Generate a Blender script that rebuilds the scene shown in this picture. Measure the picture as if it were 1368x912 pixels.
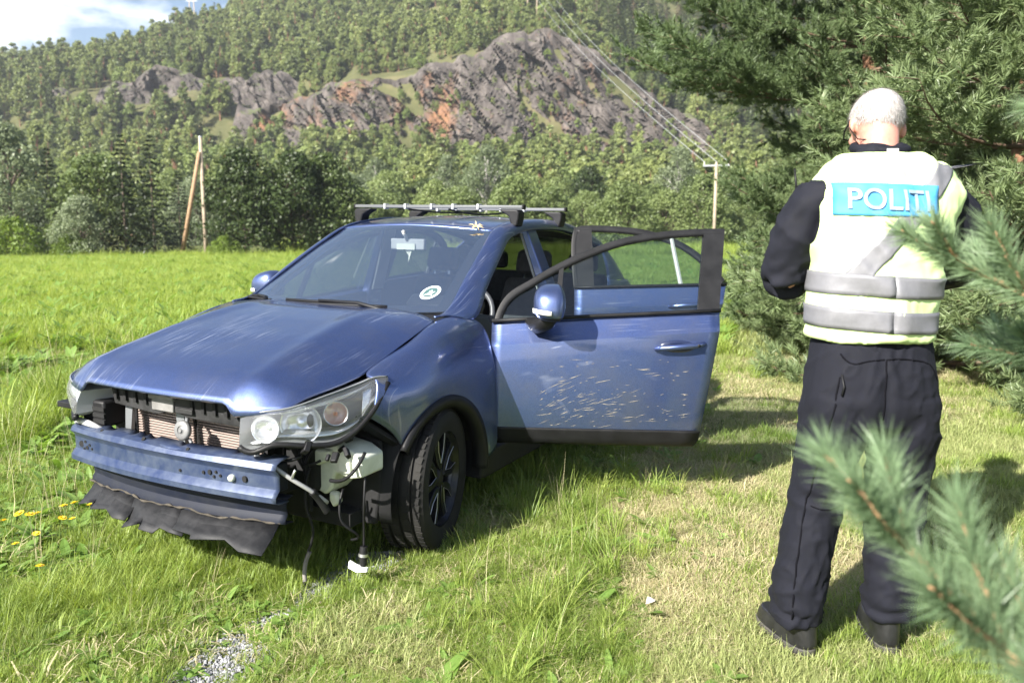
import bpy, bmesh, math, random
import numpy as np
from mathutils import Vector, Matrix, Euler
for o in list(bpy.data.objects): bpy.data.objects.remove(o)
sc = bpy.context.scene
rad = math.radians
# ------------------------------------------------------------------ camera
cd = bpy.data.cameras.new('camera'); cam = bpy.data.objects.new('camera', cd); sc.collection.objects.link(cam)
cam.location = (0, 0, 1.465); cam.rotation_euler = (rad(90-7.8), 0, 0)
cd.sensor_width = 36; cd.lens = 28; cd.clip_start = 0.05; cd.clip_end = 4000
cd.dof.use_dof = True; cd.dof.focus_distance = 3.5; cd.dof.aperture_fstop = 3.2
sc.camera = cam
# ------------------------------------------------------------------ sky and sun
SUN_AZ, SUN_EL = rad(222), rad(34)            # clockwise from +Y
to_sun = Vector((math.sin(SUN_AZ)*math.cos(SUN_EL), math.cos(SUN_AZ)*math.cos(SUN_EL), math.sin(SUN_EL)))
w = bpy.data.worlds.new('World'); sc.world = w; w.use_nodes = True
nt = w.node_tree; nt.nodes.clear()
def N(t, kind, **kw):
    n = t.nodes.new(kind)
    for k, v in kw.items():
        if k.startswith('i_'): n.inputs[k[2:].replace('_', ' ')].default_value = v
        else: setattr(n, k, v)
    return n
sky = N(nt, 'ShaderNodeTexSky', sky_type='NISHITA', sun_disc=False, sun_elevation=SUN_EL, sun_rotation=SUN_AZ, altitude=200, air_density=1.0, dust_density=1.2, ozone_density=1.5)
tc = N(nt, 'ShaderNodeTexCoord'); mp = N(nt, 'ShaderNodeMapping'); mp.inputs['Scale'].default_value = (1, 1, 2.6); mp.inputs['Location'].default_value = (0.2, 1.4, 0.3)
nz = N(nt, 'ShaderNodeTexNoise'); nz.inputs['Scale'].default_value = 2.6; nz.inputs['Detail'].default_value = 7; nz.inputs['Roughness'].default_value = .56
cr = N(nt, 'ShaderNodeValToRGB'); cr.color_ramp.elements[0].position = .46; cr.color_ramp.elements[1].position = .58
mx = N(nt, 'ShaderNodeMix', data_type='RGBA'); mx.inputs['B'].default_value = (12, 12.2, 12.5, 1)
bg = N(nt, 'ShaderNodeBackground'); bg.inputs['Strength'].default_value = .055; wo = N(nt, 'ShaderNodeOutputWorld')
L = nt.links.new
L(tc.outputs['Generated'], mp.inputs['Vector']); L(mp.outputs['Vector'], nz.inputs['Vector']); sz = N(nt, 'ShaderNodeSeparateXYZ'); ma = N(nt, 'ShaderNodeMath', operation='MULTIPLY_ADD'); ma.inputs[1].default_value = -.28; L(tc.outputs['Generated'], sz.inputs[0]); L(sz.outputs['Z'], ma.inputs[0]); L(nz.outputs['Fac'], ma.inputs[2]); L(ma.outputs[0], cr.inputs['Fac'])
L(cr.outputs['Color'], mx.inputs['Factor']); L(sky.outputs['Color'], mx.inputs['A']); L(mx.outputs['Result'], bg.inputs['Color']); L(bg.outputs['Background'], wo.inputs['Surface'])
sd = bpy.data.lights.new('sun', 'SUN'); sd.energy = 5.0; sd.angle = rad(.53); sd.color = (1, .955, .88)
so = bpy.data.objects.new('sun', sd); sc.collection.objects.link(so); so.location = (-30, -50, 40)
so.rotation_euler = to_sun.to_track_quat('Z', 'Y').to_euler()
vs = sc.view_settings; vs.view_transform = 'Standard'; vs.look = 'None'; vs.gamma = 1; vs.use_curve_mapping = False; vs.exposure = 1.72
sc.cycles.max_bounces = 6; sc.cycles.diffuse_bounces = 2; sc.cycles.glossy_bounces = 4; sc.cycles.transmission_bounces = 4; sc.cycles.transparent_max_bounces = 12
# ------------------------------------------------------------------ helpers
col = sc.collection
def link(o, parent=None):
    col.objects.link(o)
    if parent is not None: o.parent = parent
    return o
def tag(o, label=None, cat=None, group=None, kind=None):
    if label: o['label'] = label
    if cat: o['category'] = cat
    if group: o['group'] = group
    if kind: o['kind'] = kind
    return o
def empty(name, loc=(0, 0, 0), rz=0, parent=None):
    o = bpy.data.objects.new(name, None); o.location = loc; o.rotation_euler = (0, 0, rz); o.empty_display_size = .1
    return link(o, parent)
def mk(name, v, f, mat=None, parent=None, smooth=True, mi=None):
    me = bpy.data.meshes.new(name)
    me.from_pydata([tuple(map(float, p)) for p in v], [], [tuple(map(int, q)) for q in f])
    mats = mat if isinstance(mat, (list, tuple)) else [mat]
    for m in mats:
        if m: me.materials.append(m)
    if mi is not None: me.polygons.foreach_set('material_index', np.asarray(mi, dtype=np.int32))
    if smooth: me.polygons.foreach_set('use_smooth', np.ones(len(me.polygons), dtype=bool))
    me.update()
    return link(bpy.data.objects.new(name, me), parent)
def mkn(name, V, F, mats, mi=None, smooth=False, attrs=None):
    """fast numpy mesh: V (n,3), F (m,k) constant k"""
    me = bpy.data.meshes.new(name); V = np.asarray(V, np.float32); F = np.asarray(F, np.int32); k = F.shape[1]
    me.vertices.add(len(V)); me.vertices.foreach_set('co', V.ravel())
    me.loops.add(F.size); me.loops.foreach_set('vertex_index', F.ravel())
    me.polygons.add(len(F)); me.polygons.foreach_set('loop_start', np.arange(0, F.size, k, dtype=np.int32))
    try: me.polygons.foreach_set('loop_total', np.full(len(F), k, dtype=np.int32))
    except Exception: pass
    for m in mats: me.materials.append(m)
    if mi is not None: me.polygons.foreach_set('material_index', np.asarray(mi, np.int32))
    me.polygons.foreach_set('use_smooth', np.full(len(F), smooth, dtype=bool))
    me.update(calc_edges=True); me.validate()
    if attrs:
        for nm, a in attrs.items():
            at = me.attributes.new(nm, 'FLOAT', 'POINT'); at.data.foreach_set('value', np.asarray(a, np.float32))
    return me
class MB:
    """collects shapes into one mesh"""
    def __init__(s): s.v = []; s.f = []; s.m = []
    def add(s, v, f, m=0):
        b = len(s.v); s.v += [tuple(p) for p in v]; s.f += [tuple(i+b for i in q) for q in f]; s.m += [m]*len(f); return s
    def box(s, c, d, rot=None, m=0, taper=None):
        x, y, z = [k/2 for k in d]; R = rot if rot is not None else Matrix.Identity(3); t = taper or (1, 1)
        P = [Vector((sx*x*(t[0] if sz > 0 else 1), sy*y*(t[1] if sz > 0 else 1), sz*z)) for sz in (-1, 1) for sy in (-1, 1) for sx in (-1, 1)]
        return s.add([R @ p+Vector(c) for p in P], [(0, 2, 3, 1), (4, 5, 7, 6), (0, 1, 5, 4), (2, 6, 7, 3), (0, 4, 6, 2), (1, 3, 7, 5)], m)
    def tube(s, pts, r, n=8, m=0, cap=True, sy=1.0):
        pts = [Vector(p) for p in pts]; rr = r if isinstance(r, (list, tuple)) else [r]*len(pts); up = None; ring = []
        for i, p in enumerate(pts):
            t = (pts[min(i+1, len(pts)-1)]-pts[max(i-1, 0)]).normalized()
            if up is None: up = Vector((0, 0, 1)) if abs(t.z) < .9 else Vector((1, 0, 0))
            a = t.cross(up).normalized(); up = a.cross(t).normalized()
            ring.append([p+(a*math.cos(2*math.pi*k/n)+up*math.sin(2*math.pi*k/n)*sy)*rr[i] for k in range(n)])
        V = [q for g in ring for q in g]; Fc = []
        for i in range(len(pts)-1):
            for k in range(n): Fc.append((i*n+k, i*n+(k+1) % n, (i+1)*n+(k+1) % n, (i+1)*n+k))
        if cap: Fc.append(tuple(range(n))[::-1]); Fc.append(tuple((len(pts)-1)*n+k for k in range(n)))
        return s.add(V, Fc, m)
    def lathe(s, prof, c=(0, 0, 0), axis='z', n=24, m=0):
        V = []; Fc = []
        for r, h in prof:
            for k in range(n):
                a = 2*math.pi*k/n; p = (r*math.cos(a), r*math.sin(a), h)
                p = {'z': p, 'y': (p[0], p[2], -p[1]), 'x': (p[2], p[0], p[1])}[axis]
                V.append((p[0]+c[0], p[1]+c[1], p[2]+c[2]))
        for i in range(len(prof)-1):
            for k in range(n): Fc.append((i*n+k, i*n+(k+1) % n, (i+1)*n+(k+1) % n, (i+1)*n+k))
        return s.add(V, Fc, m)
    def prism(s, poly, a, b, axis='y', m=0):
        """extrude a 2D polygon between a and b along axis"""
        n = len(poly); f = {'y': lambda p, h: (p[0], h, p[1]), 'x': lambda p, h: (h, p[0], p[1]), 'z': lambda p, h: (p[0], p[1], h)}[axis]
        V = [f(p, a) for p in poly]+[f(p, b) for p in poly]
        return s.add(V, [tuple(range(n)), tuple(range(2*n-1, n-1, -1))]+[(i, i+n, (i+1) % n+n, (i+1) % n) for i in range(n)], m)
    def build(s, name, mat, parent=None, smooth=False, bevel=0, seg=2, auto=None, sub=0):
        o = mk(name, s.v, s.f, mat, parent, smooth, s.m)
        bm = bmesh.new(); bm.from_mesh(o.data); bmesh.ops.recalc_face_normals(bm, faces=bm.faces); bm.to_mesh(o.data); bm.free()
        if bevel:
            b = o.modifiers.new('bevel', 'BEVEL'); b.width = bevel; b.segments = seg; b.limit_method = 'ANGLE'; b.angle_limit = rad(35)
            o.data.polygons.foreach_set('use_smooth', np.ones(len(o.data.polygons), dtype=bool)); sharp(o.data, 40)
        if auto: o.data.polygons.foreach_set('use_smooth', np.ones(len(o.data.polygons), dtype=bool)); sharp(o.data, auto)
        if sub: m_ = o.modifiers.new('sub', 'SUBSURF'); m_.levels = sub; m_.render_levels = sub
        return o
def sharp(me, ang):
    bm = bmesh.new(); bm.from_mesh(me)
    for e in bm.edges:
        if len(e.link_faces) == 2 and e.calc_face_angle(0) > rad(ang): e.smooth = False
    bm.to_mesh(me); bm.free()
def crv(pts, n):
    """Catmull-Rom through points (any dim), n samples"""
    P = np.asarray(pts, float); m = len(P); d = np.r_[0, np.cumsum(np.linalg.norm(np.diff(P, axis=0), axis=1)**.5)]
    T = np.zeros_like(P)
    for i in range(m):
        if 0 < i < m-1: T[i] = ((P[i+1]-P[i])/(d[i+1]-d[i])*(d[i]-d[i-1])+(P[i]-P[i-1])/(d[i]-d[i-1])*(d[i+1]-d[i]))/(d[i+1]-d[i-1])
    if m > 2: T[0] = 2*(P[1]-P[0])/(d[1]-d[0])-T[1]; T[-1] = 2*(P[-1]-P[-2])/(d[-1]-d[-2])-T[-2]
    else: T[:] = (P[1]-P[0])/(d[1]-d[0])
    u = np.linspace(0, d[-1], n); k = np.clip(np.searchsorted(d, u, side='right')-1, 0, m-2); h = (d[k+1]-d[k]); t = ((u-d[k])/h)[:, None]; h = h[:, None]
    return (2*t**3-3*t**2+1)*P[k]+(t**3-2*t**2+t)*h*T[k]+(-2*t**3+3*t**2)*P[k+1]+(t**3-t**2)*h*T[k+1]
def patch(ctrl, nu, nv):
    """ctrl: rows of control points -> smooth (nu,nv,3) grid"""
    rows = [crv(r, nv) for r in ctrl]; A = np.stack(rows)
    return np.stack([crv(A[:, j], nu) for j in range(nv)], 1)
def gridfaces(nu, nv, base=0, flip=False):
    i, j = np.meshgrid(np.arange(nu-1), np.arange(nv-1), indexing='ij'); a = (i*nv+j).ravel()+base
    F = np.stack([a, a+1, a+nv+1, a+nv], 1)
    return F[:, ::-1] if flip else F
def sheet(name, G, mat, parent=None, thick=0, flip=False, off=-1):
    nu, nv, _ = G.shape
    o = mk(name, G.reshape(-1, 3), gridfaces(nu, nv, 0, flip), mat, parent)
    if thick:
        s = o.modifiers.new('solid', 'SOLIDIFY'); s.thickness = thick; s.offset = off; s.use_even_offset = False
    return o
# ------------------------------------------------------------------ materials
def newmat(name):
    m = bpy.data.materials.new(name); m.use_nodes = True; t = m.node_tree; t.nodes.clear()
    out = N(t, 'ShaderNodeOutputMaterial'); b = N(t, 'ShaderNodeBsdfPrincipled'); t.links.new(b.outputs[0], out.inputs[0])
    return m, t, b, out
def pbr(name, c, rough=.5, metal=0, var=0, vs_=8, bump=0, bs=60, spec=.5, coat=0, c2=None, detail=5, dist=.01):
    m, t, b, out = newmat(name); l = t.links.new
    b.inputs['Base Color'].default_value = (*c, 1); b.inputs['Roughness'].default_value = rough; b.inputs['Metallic'].default_value = metal
    b.inputs['Specular IOR Level'].default_value = spec; b.inputs['Coat Weight'].default_value = coat; b.inputs['Coat Roughness'].default_value = .06
    tcd = N(t, 'ShaderNodeTexCoord')
    if var or c2:
        n1 = N(t, 'ShaderNodeTexNoise'); n1.inputs['Scale'].default_value = vs_; n1.inputs['Detail'].default_value = detail; n1.inputs['Roughness'].default_value = .65
        r = N(t, 'ShaderNodeValToRGB'); a2 = c2 or tuple(min(1, k*(1+var)) for k in c); a1 = c if c2 else tuple(k*(1-var) for k in c)
        r.color_ramp.elements[0].position = .33; r.color_ramp.elements[1].position = .67; r.color_ramp.elements[0].color = (*a1, 1); r.color_ramp.elements[1].color = (*a2, 1)
        l(tcd.outputs['Object'], n1.inputs['Vector']); l(n1.outputs['Fac'], r.inputs['Fac']); l(r.outputs['Color'], b.inputs['Base Color'])
        rr = N(t, 'ShaderNodeMapRange'); rr.inputs['To Min'].default_value = max(.02, rough-.12); rr.inputs['To Max'].default_value = min(1, rough+.12)
        l(n1.outputs['Fac'], rr.inputs['Value']); l(rr.outputs['Result'], b.inputs['Roughness'])
    if bump:
        n2 = N(t, 'ShaderNodeTexNoise'); n2.inputs['Scale'].default_value = bs; n2.inputs['Detail'].default_value = 4
        bp = N(t, 'ShaderNodeBump'); bp.inputs['Strength'].default_value = bump; bp.inputs['Distance'].default_value = dist
        l(tcd.outputs['Object'], n2.inputs['Vector']); l(n2.outputs['Fac'], bp.inputs['Height']); l(bp.outputs['Normal'], b.inputs['Normal'])
    return m
def leafmat(name, c1, c2, trans=.35, rough=.5, spec=.35, c3=None):
    """foliage: colour varies per instance and by place, light passes through"""
    m, t, b, out = newmat(name); l = t.links.new
    oi = N(t, 'ShaderNodeObjectInfo'); geo = N(t, 'ShaderNodeNewGeometry'); ad = N(t, 'ShaderNodeMath', operation='MULTIPLY'); ad.inputs[1].default_value = .58; fr = N(t, 'ShaderNodeMath', operation='MULTIPLY_ADD'); fr.inputs[1].default_value = .42
    l(oi.outputs['Random'], ad.inputs[0]); l(geo.outputs['Random Per Island'], fr.inputs[0]); l(ad.outputs[0], fr.inputs[2])
    r = N(t, 'ShaderNodeValToRGB'); r.color_ramp.elements[0].color = (*c1, 1); r.color_ramp.elements[1].color = (*c2, 1)
    if c3: e = r.color_ramp.elements.new(.88); e.color = (*c2, 1); r.color_ramp.elements[2].color = (*c3, 1)
    l(fr.outputs[0], r.inputs['Fac'])
    l(r.outputs['Color'], b.inputs['Base Color']); b.inputs['Roughness'].default_value = rough; b.inputs['Specular IOR Level'].default_value = spec
    tr = N(t, 'ShaderNodeBsdfTranslucent'); ms = N(t, 'ShaderNodeMixShader'); ms.inputs[0].default_value = trans
    hs = N(t, 'ShaderNodeHueSaturation'); hs.inputs['Saturation'].default_value = 1.15; hs.inputs['Value'].default_value = 1.25; hs.inputs['Hue'].default_value = .49
    l(r.outputs['Color'], hs.inputs['Color']); l(hs.outputs['Color'], tr.inputs['Color'])
    l(b.outputs[0], ms.inputs[1]); l(tr.outputs[0], ms.inputs[2]); l(ms.outputs[0], out.inputs[0])
    return m
def unit(v): return v/np.maximum(np.linalg.norm(v, axis=-1, keepdims=True), 1e-9)
rng = np.random.default_rng(11)
# ------------------------------------------------------------------ terrain
def _h(ix, iy, s): 
    n = (ix.astype(np.int64)*374761393+iy.astype(np.int64)*668265263+s*974634777) & 0xffffffff
    n = ((n ^ (n >> 13))*1274126177) & 0xffffffff
    return ((n ^ (n >> 16)) & 0xffff)/65535.
def vn(x, y, s=0):
    x = np.asarray(x, float); y = np.asarray(y, float); ix = np.floor(x); iy = np.floor(y); fx = x-ix; fy = y-iy; fx = fx*fx*(3-2*fx); fy = fy*fy*(3-2*fy)
    a = _h(ix, iy, s); b = _h(ix+1, iy, s); c = _h(ix, iy+1, s); d = _h(ix+1, iy+1, s)
    return (a+(b-a)*fx)*(1-fy)+(c+(d-c)*fx)*fy
def fbm(x, y, o=4, s=0):
    t = 0; a = .5
    for k in range(o): t = t+a*vn(np.asarray(x)*2**k, np.asarray(y)*2**k, s+k); a *= .5
    return t
CX = [-400, -130, -95, -75, -62, -50, -40, -23, -8, 3, 10, 18, 27, 35, 41, 50, 70, 400]
CZT = [30, 31, 33, 33, 30, 32, 36.5, 39, 44, 47.5, 48, 45, 39, 33.5, 29.5, 25, 24, 24]
CZB = [20, 20, 20, 20, 19, 18, 18, 18.5, 19, 19, 19, 18, 18, 18, 18, 17, 16, 16]
RX = [-420, -300, -232, -205, -175, -145, -120, -90, -40, 40, 400]; RZ = [36, 48, 57, 61, 66, 72, 80, 96, 104, 106, 104]
def H(x, y):
    x = np.asarray(x, float); y = np.asarray(y, float)
    zb = np.interp(x, CX, CZB); zt = np.interp(x, CX, CZT); zr = np.interp(x, RX, RZ)
    Y = [-1e4, 92, 150, 188, 199, 235, 320, 380, 520, 5000]
    Zs = [0*x, 0*x, 8+0*x, zb, zt, zt+(zr-zt)*.24, zr, zr+2, zr-20, zr-60]
    z = np.zeros_like(x)
    for i in range(len(Y)-1):
        m = (y >= Y[i]) & (y < Y[i+1]); t = (y-Y[i])/(Y[i+1]-Y[i]); zz = Zs[i]+(Zs[i+1]-Zs[i])*t; z = np.where(m, zz, z)
    far = np.clip((y-95)/60, 0, 1)
    z = z+far*((fbm(x/38, y/38, 4, 3)-.47)*14+(fbm(x/9, y/9, 3, 9)-.45)*3.2)*(1-.85*np.exp(-((y-192)/14)**2)*np.clip((60-np.abs(x+5))/12, 0, 1))
    near = (fbm(x/1.7+7, y/1.7, 3, 21)-.45)*.05*np.clip(np.hypot(x+.6, y-4.2)/2.2-1, 0, 1)
    near = near+.06*np.clip((x-.35)/.5, 0, 1)**1.5*np.clip((7-y)/3, 0, 1)*np.clip((y+3)/3, 0, 1)
    return z+near-.012+np.clip((-x-3)/6, 0, 1)*.05*np.clip((90-y)/40, 0, 1)
def ax(a, b, d0, g):
    o = [0.]; d = d0
    while o[-1] < b: o.append(o[-1]+d); d *= g
    n = [0.]; d = d0
    while n[-1] > a: n.append(n[-1]-d); d *= g
    return np.array(n[:0:-1]+o)
gx = ax(-700, 700, .22, 1.045); gy = ax(-400, 95, .22, 1.045); gy = np.r_[gy[gy < 95], np.arange(95, 330, 1.9), np.arange(330, 900, 18)]
GX, GY = np.meshgrid(gx, gy, indexing='ij'); GZ = H(GX, GY)
# ground material: soil, moss and dry thatch under the grass, forest floor on the hill
gm, t, b, out = newmat('ground_soil'); l = t.links.new
tcd = N(t, 'ShaderNodeTexCoord'); n1 = N(t, 'ShaderNodeTexNoise'); n1.inputs['Scale'].default_value = .9; n1.inputs['Detail'].default_value = 9; n1.inputs['Roughness'].default_value = .7
r1 = N(t, 'ShaderNodeValToRGB'); e = r1.color_ramp.elements; e[0].position = .3; e[0].color = (.055, .075, .022, 1); e[1].position = .72; e[1].color = (.20, .165, .075, 1); k = r1.color_ramp.elements.new(.5); k.color = (.10, .125, .035, 1)
n2 = N(t, 'ShaderNodeTexNoise'); n2.inputs['Scale'].default_value = .12; n2.inputs['Detail'].default_value = 10; n2.inputs['Roughness'].default_value = .7
r2 = N(t, 'ShaderNodeValToRGB'); e = r2.color_ramp.elements; e[0].position = .35; e[0].color = (.055, .062, .026, 1); e[1].position = .75; e[1].color = (.17, .135, .085, 1); k = r2.color_ramp.elements.new(.55); k.color = (.10, .10, .045, 1)
sx = N(t, 'ShaderNodeSeparateXYZ'); mr = N(t, 'ShaderNodeMapRange'); mr.inputs['From Min'].default_value = 60; mr.inputs['From Max'].default_value = 120
mxx = N(t, 'ShaderNodeMix', data_type='RGBA'); b.inputs['Roughness'].default_value = .95; b.inputs['Specular IOR Level'].default_value = .1
l(tcd.outputs['Object'], n1.inputs['Vector']); l(tcd.outputs['Object'], n2.inputs['Vector']); l(n1.outputs['Fac'], r1.inputs['Fac']); l(n2.outputs['Fac'], r2.inputs['Fac'])
l(tcd.outputs['Object'], sx.inputs[0]); l(sx.outputs['Y'], mr.inputs['Value']); l(mr.outputs['Result'], mxx.inputs['Factor']); l(r1.outputs['Color'], mxx.inputs['A']); l(r2.outputs['Color'], mxx.inputs['B']); l(mxx.outputs['Result'], b.inputs['Base Color'])
n3 = N(t, 'ShaderNodeTexNoise'); n3.inputs['Scale'].default_value = 45; n3.inputs['Detail'].default_value = 6; bp = N(t, 'ShaderNodeBump'); bp.inputs['Strength'].default_value = .8; bp.inputs['Distance'].default_value = .02
l(tcd.outputs['Object'], n3.inputs['Vector']); l(n3.outputs['Fac'], bp.inputs['Height']); l(bp.outputs['Normal'], b.inputs['Normal'])
me = mkn('ground', np.stack([GX, GY, GZ], -1).reshape(-1, 3), gridfaces(len(gx), len(gy), 0, True), [gm], smooth=True)
ground = link(bpy.data.objects.new('ground', me)); tag(ground, kind='structure')
# ------------------------------------------------------------------ rock faces
def rockmat(name, rust):
    m, t, b, out = newmat(name); l = t.links.new
    tcd = N(t, 'ShaderNodeTexCoord'); mp = N(t, 'ShaderNodeMapping'); mp.inputs['Rotation'].default_value = (0, rad(35), 0); mp.inputs['Scale'].default_value = (1, 1, .4)
    l(tcd.outputs['Object'], mp.inputs['Vector'])
    n1 = N(t, 'ShaderNodeTexNoise'); n1.inputs['Scale'].default_value = .35; n1.inputs['Detail'].default_value = 12; n1.inputs['Roughness'].default_value = .72; l(mp.outputs[0], n1.inputs['Vector'])
    r = N(t, 'ShaderNodeValToRGB'); e = r.color_ramp.elements; e[0].position = .28; e[0].color = (.028, .024, .022, 1); e[1].position = .78; e[1].color = (.22, .192, .172, 1); k = e.new(.5); k.color = (.085, .073, .066, 1); l(n1.outputs['Fac'], r.inputs['Fac'])
    n2 = N(t, 'ShaderNodeTexNoise'); n2.inputs['Scale'].default_value = .085; n2.inputs['Detail'].default_value = 7; n2.inputs['Roughness'].default_value = .62; mp2 = N(t, 'ShaderNodeMapping'); mp2.inputs['Scale'].default_value = (1.3, 1, .7); mp2.inputs['Location'].default_value = (3.1, 0, .4)
    l(tcd.outputs['Object'], mp2.inputs['Vector']); l(mp2.outputs[0], n2.inputs['Vector'])
    r2 = N(t, 'ShaderNodeValToRGB'); e = r2.color_ramp.elements; e[0].position = .56-rust; e[1].position = .70-rust; e[0].color = (0, 0, 0, 1); e[1].color = (.75, .75, .75, 1); l(n2.outputs['Fac'], r2.inputs['Fac'])
    m1 = N(t, 'ShaderNodeMix', data_type='RGBA'); m1.inputs['B'].default_value = (.26, .125, .06, 1); l(r2.outputs['Color'], m1.inputs['Factor']); l(r.outputs['Color'], m1.inputs['A'])
    geo = N(t, 'ShaderNodeNewGeometry'); sp = N(t, 'ShaderNodeSeparateXYZ'); l(geo.outputs['Normal'], sp.inputs[0])
    n4 = N(t, 'ShaderNodeTexNoise'); n4.inputs['Scale'].default_value = .5; n4.inputs['Detail'].default_value = 6; l(tcd.outputs['Object'], n4.inputs['Vector'])
    ad = N(t, 'ShaderNodeMath', operation='MULTIPLY_ADD'); ad.inputs[1].default_value = .7; l(n4.outputs['Fac'], ad.inputs[0]); l(sp.outputs['Z'], ad.inputs[2])
    r3 = N(t, 'ShaderNodeValToRGB'); e = r3.color_ramp.elements; e[0].position = .95; e[1].position = 1.0; l(ad.outputs[0], r3.inputs['Fac'])
    mr_ = N(t, 'ShaderNodeMapRange'); mr_.inputs['From Min'].default_value = 1.16; mr_.inputs['From Max'].default_value = 1.32; l(ad.outputs[0], mr_.inputs['Value'])
    m2 = N(t, 'ShaderNodeMix', data_type='RGBA'); m2.inputs['B'].default_value = (.10, .125, .04, 1); l(mr_.outputs['Result'], m2.inputs['Factor']); l(m1.outputs['Result'], m2.inputs['A'])
    l(m2.outputs['Result'], b.inputs['Base Color']); b.inputs['Roughness'].default_value = .9; b.inputs['Specular IOR Level'].default_value = .2
    bp = N(t, 'ShaderNodeBump'); bp.inputs['Strength'].default_value = 1; bp.inputs['Distance'].default_value = .9; l(n1.outputs['Fac'], bp.inputs['Height']); l(bp.outputs['Normal'], b.inputs['Normal'])
    return m
rock_m = rockmat('cliff_rock', .02); rock_g = rockmat('outcrop_rock', -.12)
def facets(X, Z, cell, amp, tilt, seed, shear=.7, sz=.5):
    """blocky rock relief: nearest-cell planes in a sheared space"""
    r = np.random.default_rng(seed); P = X+shear*Z; Q = Z*sz
    lo = np.array([P.min(), Q.min()]); hi = np.array([P.max(), Q.max()]); n = max(6, int((hi-lo).prod()/cell**2))
    C = lo+r.random((n, 2))*(hi-lo); D = r.normal(0, amp, n); T = r.normal(0, tilt, (n, 2))
    pts = np.stack([P.ravel(), Q.ravel()], 1); o = np.zeros(len(pts))
    for a in range(0, len(pts), 4000):
        p = pts[a:a+4000]; dd = ((p[:, None]-C[None])**2).sum(-1); k = dd.argmin(1); o[a:a+4000] = D[k]+(T[k]*(p-C[k])).sum(1)
    return o.reshape(X.shape)
def cliff(name, xs, zb, zt, yb, yt, mat, seed, amp=1, cell=6, label_kind='structure', depth=6):
    nu, nv = len(xs), 110
    T = np.linspace(0, 1, nv)[None, :]; X = np.repeat(xs[:, None], nv, 1); Z = zb[:, None]+(zt-zb)[:, None]*T; Yb = yb[:, None]; Yt = yt[:, None]
    Y = Yb+(Yt-Yb)*T**1.2
    D = facets(X, Z, cell, 1.15*amp, .30*amp, seed)+facets(X, Z, cell*.42, .42*amp, .26*amp, seed+1)+facets(X, Z, cell*.17, .24*amp, .30*amp, seed+2)+(fbm(X/11, Z/9, 3, seed)-.45)*7*amp
    s = np.clip(np.minimum((X-xs[0]), (xs[-1]-X))/5, 0, 1)*np.clip((1-T)/.10, 0, 1)
    Y = Y-D*s-.6
    G = np.stack([X, Y, Z], -1)
    top = G[:, -1:].copy(); top[:, :, 1] += depth; top[:, :, 2] -= .8; G = np.concatenate([G, top], 1)
    me = mkn(name, G.reshape(-1, 3), gridfaces(G.shape[0], G.shape[1], 0, True), [mat], smooth=False)
    o = link(bpy.data.objects.new(name, me)); tag(o, kind='structure'); return o
xs = np.linspace(-66, 53, 270); zt_ = np.interp(xs, CX, CZT)+(fbm(xs/4, xs*0, 3, 5)-.45)*4.5; zb_ = np.interp(xs, CX, CZB)-6
cliff('cliff', xs, zb_, zt_+.8, np.full(270, 186.), np.full(270, 198.5), rock_m, 4)
def outcrop(cx, cz_lo, cz_hi, wdt, y0, y1, seed):
    xs = np.linspace(cx-wdt/2, cx+wdt/2, 90); u = np.linspace(-1, 1, 90); hgt = np.sqrt(np.clip(1-u**2, 0, 1))*(.75+.5*(fbm(u*3, u*0, 3, seed)-.4))
    zt = cz_lo+(cz_hi-cz_lo)*hgt; cliff('rock_outcrop', xs, np.full(90, cz_lo-2.), zt, np.full(90, y0), np.full(90, y1), rock_g, seed, .8, 5, depth=9)
OUT = [(-90, 30, 48, 40, 203, 214, 31), (-116, 30, 40, 24, 206, 212, 37), (-66, 31, 46, 30, 203, 213, 41), (-111, 46, 52, 14, 236, 240, 43), (-150, 45, 51, 18, 246, 250, 47), (-60, 27, 37, 14, 198, 204, 53), (-135, 34, 40, 15, 216, 220, 59), (-84, 27, 33, 22, 200, 204, 61)]
for a in OUT: outcrop(*a)
def on_rock(x, y):
    zt = np.interp(x, CX, CZT); zb = np.interp(x, CX, CZB)
    if 184 < y < 202 and zt-zb > 8.5 and -64 < x < 44: return True
    return any(abs(x-a[0]) < a[3]*.46 and a[4]-3 < y < a[5]+3 for a in OUT)
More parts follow.
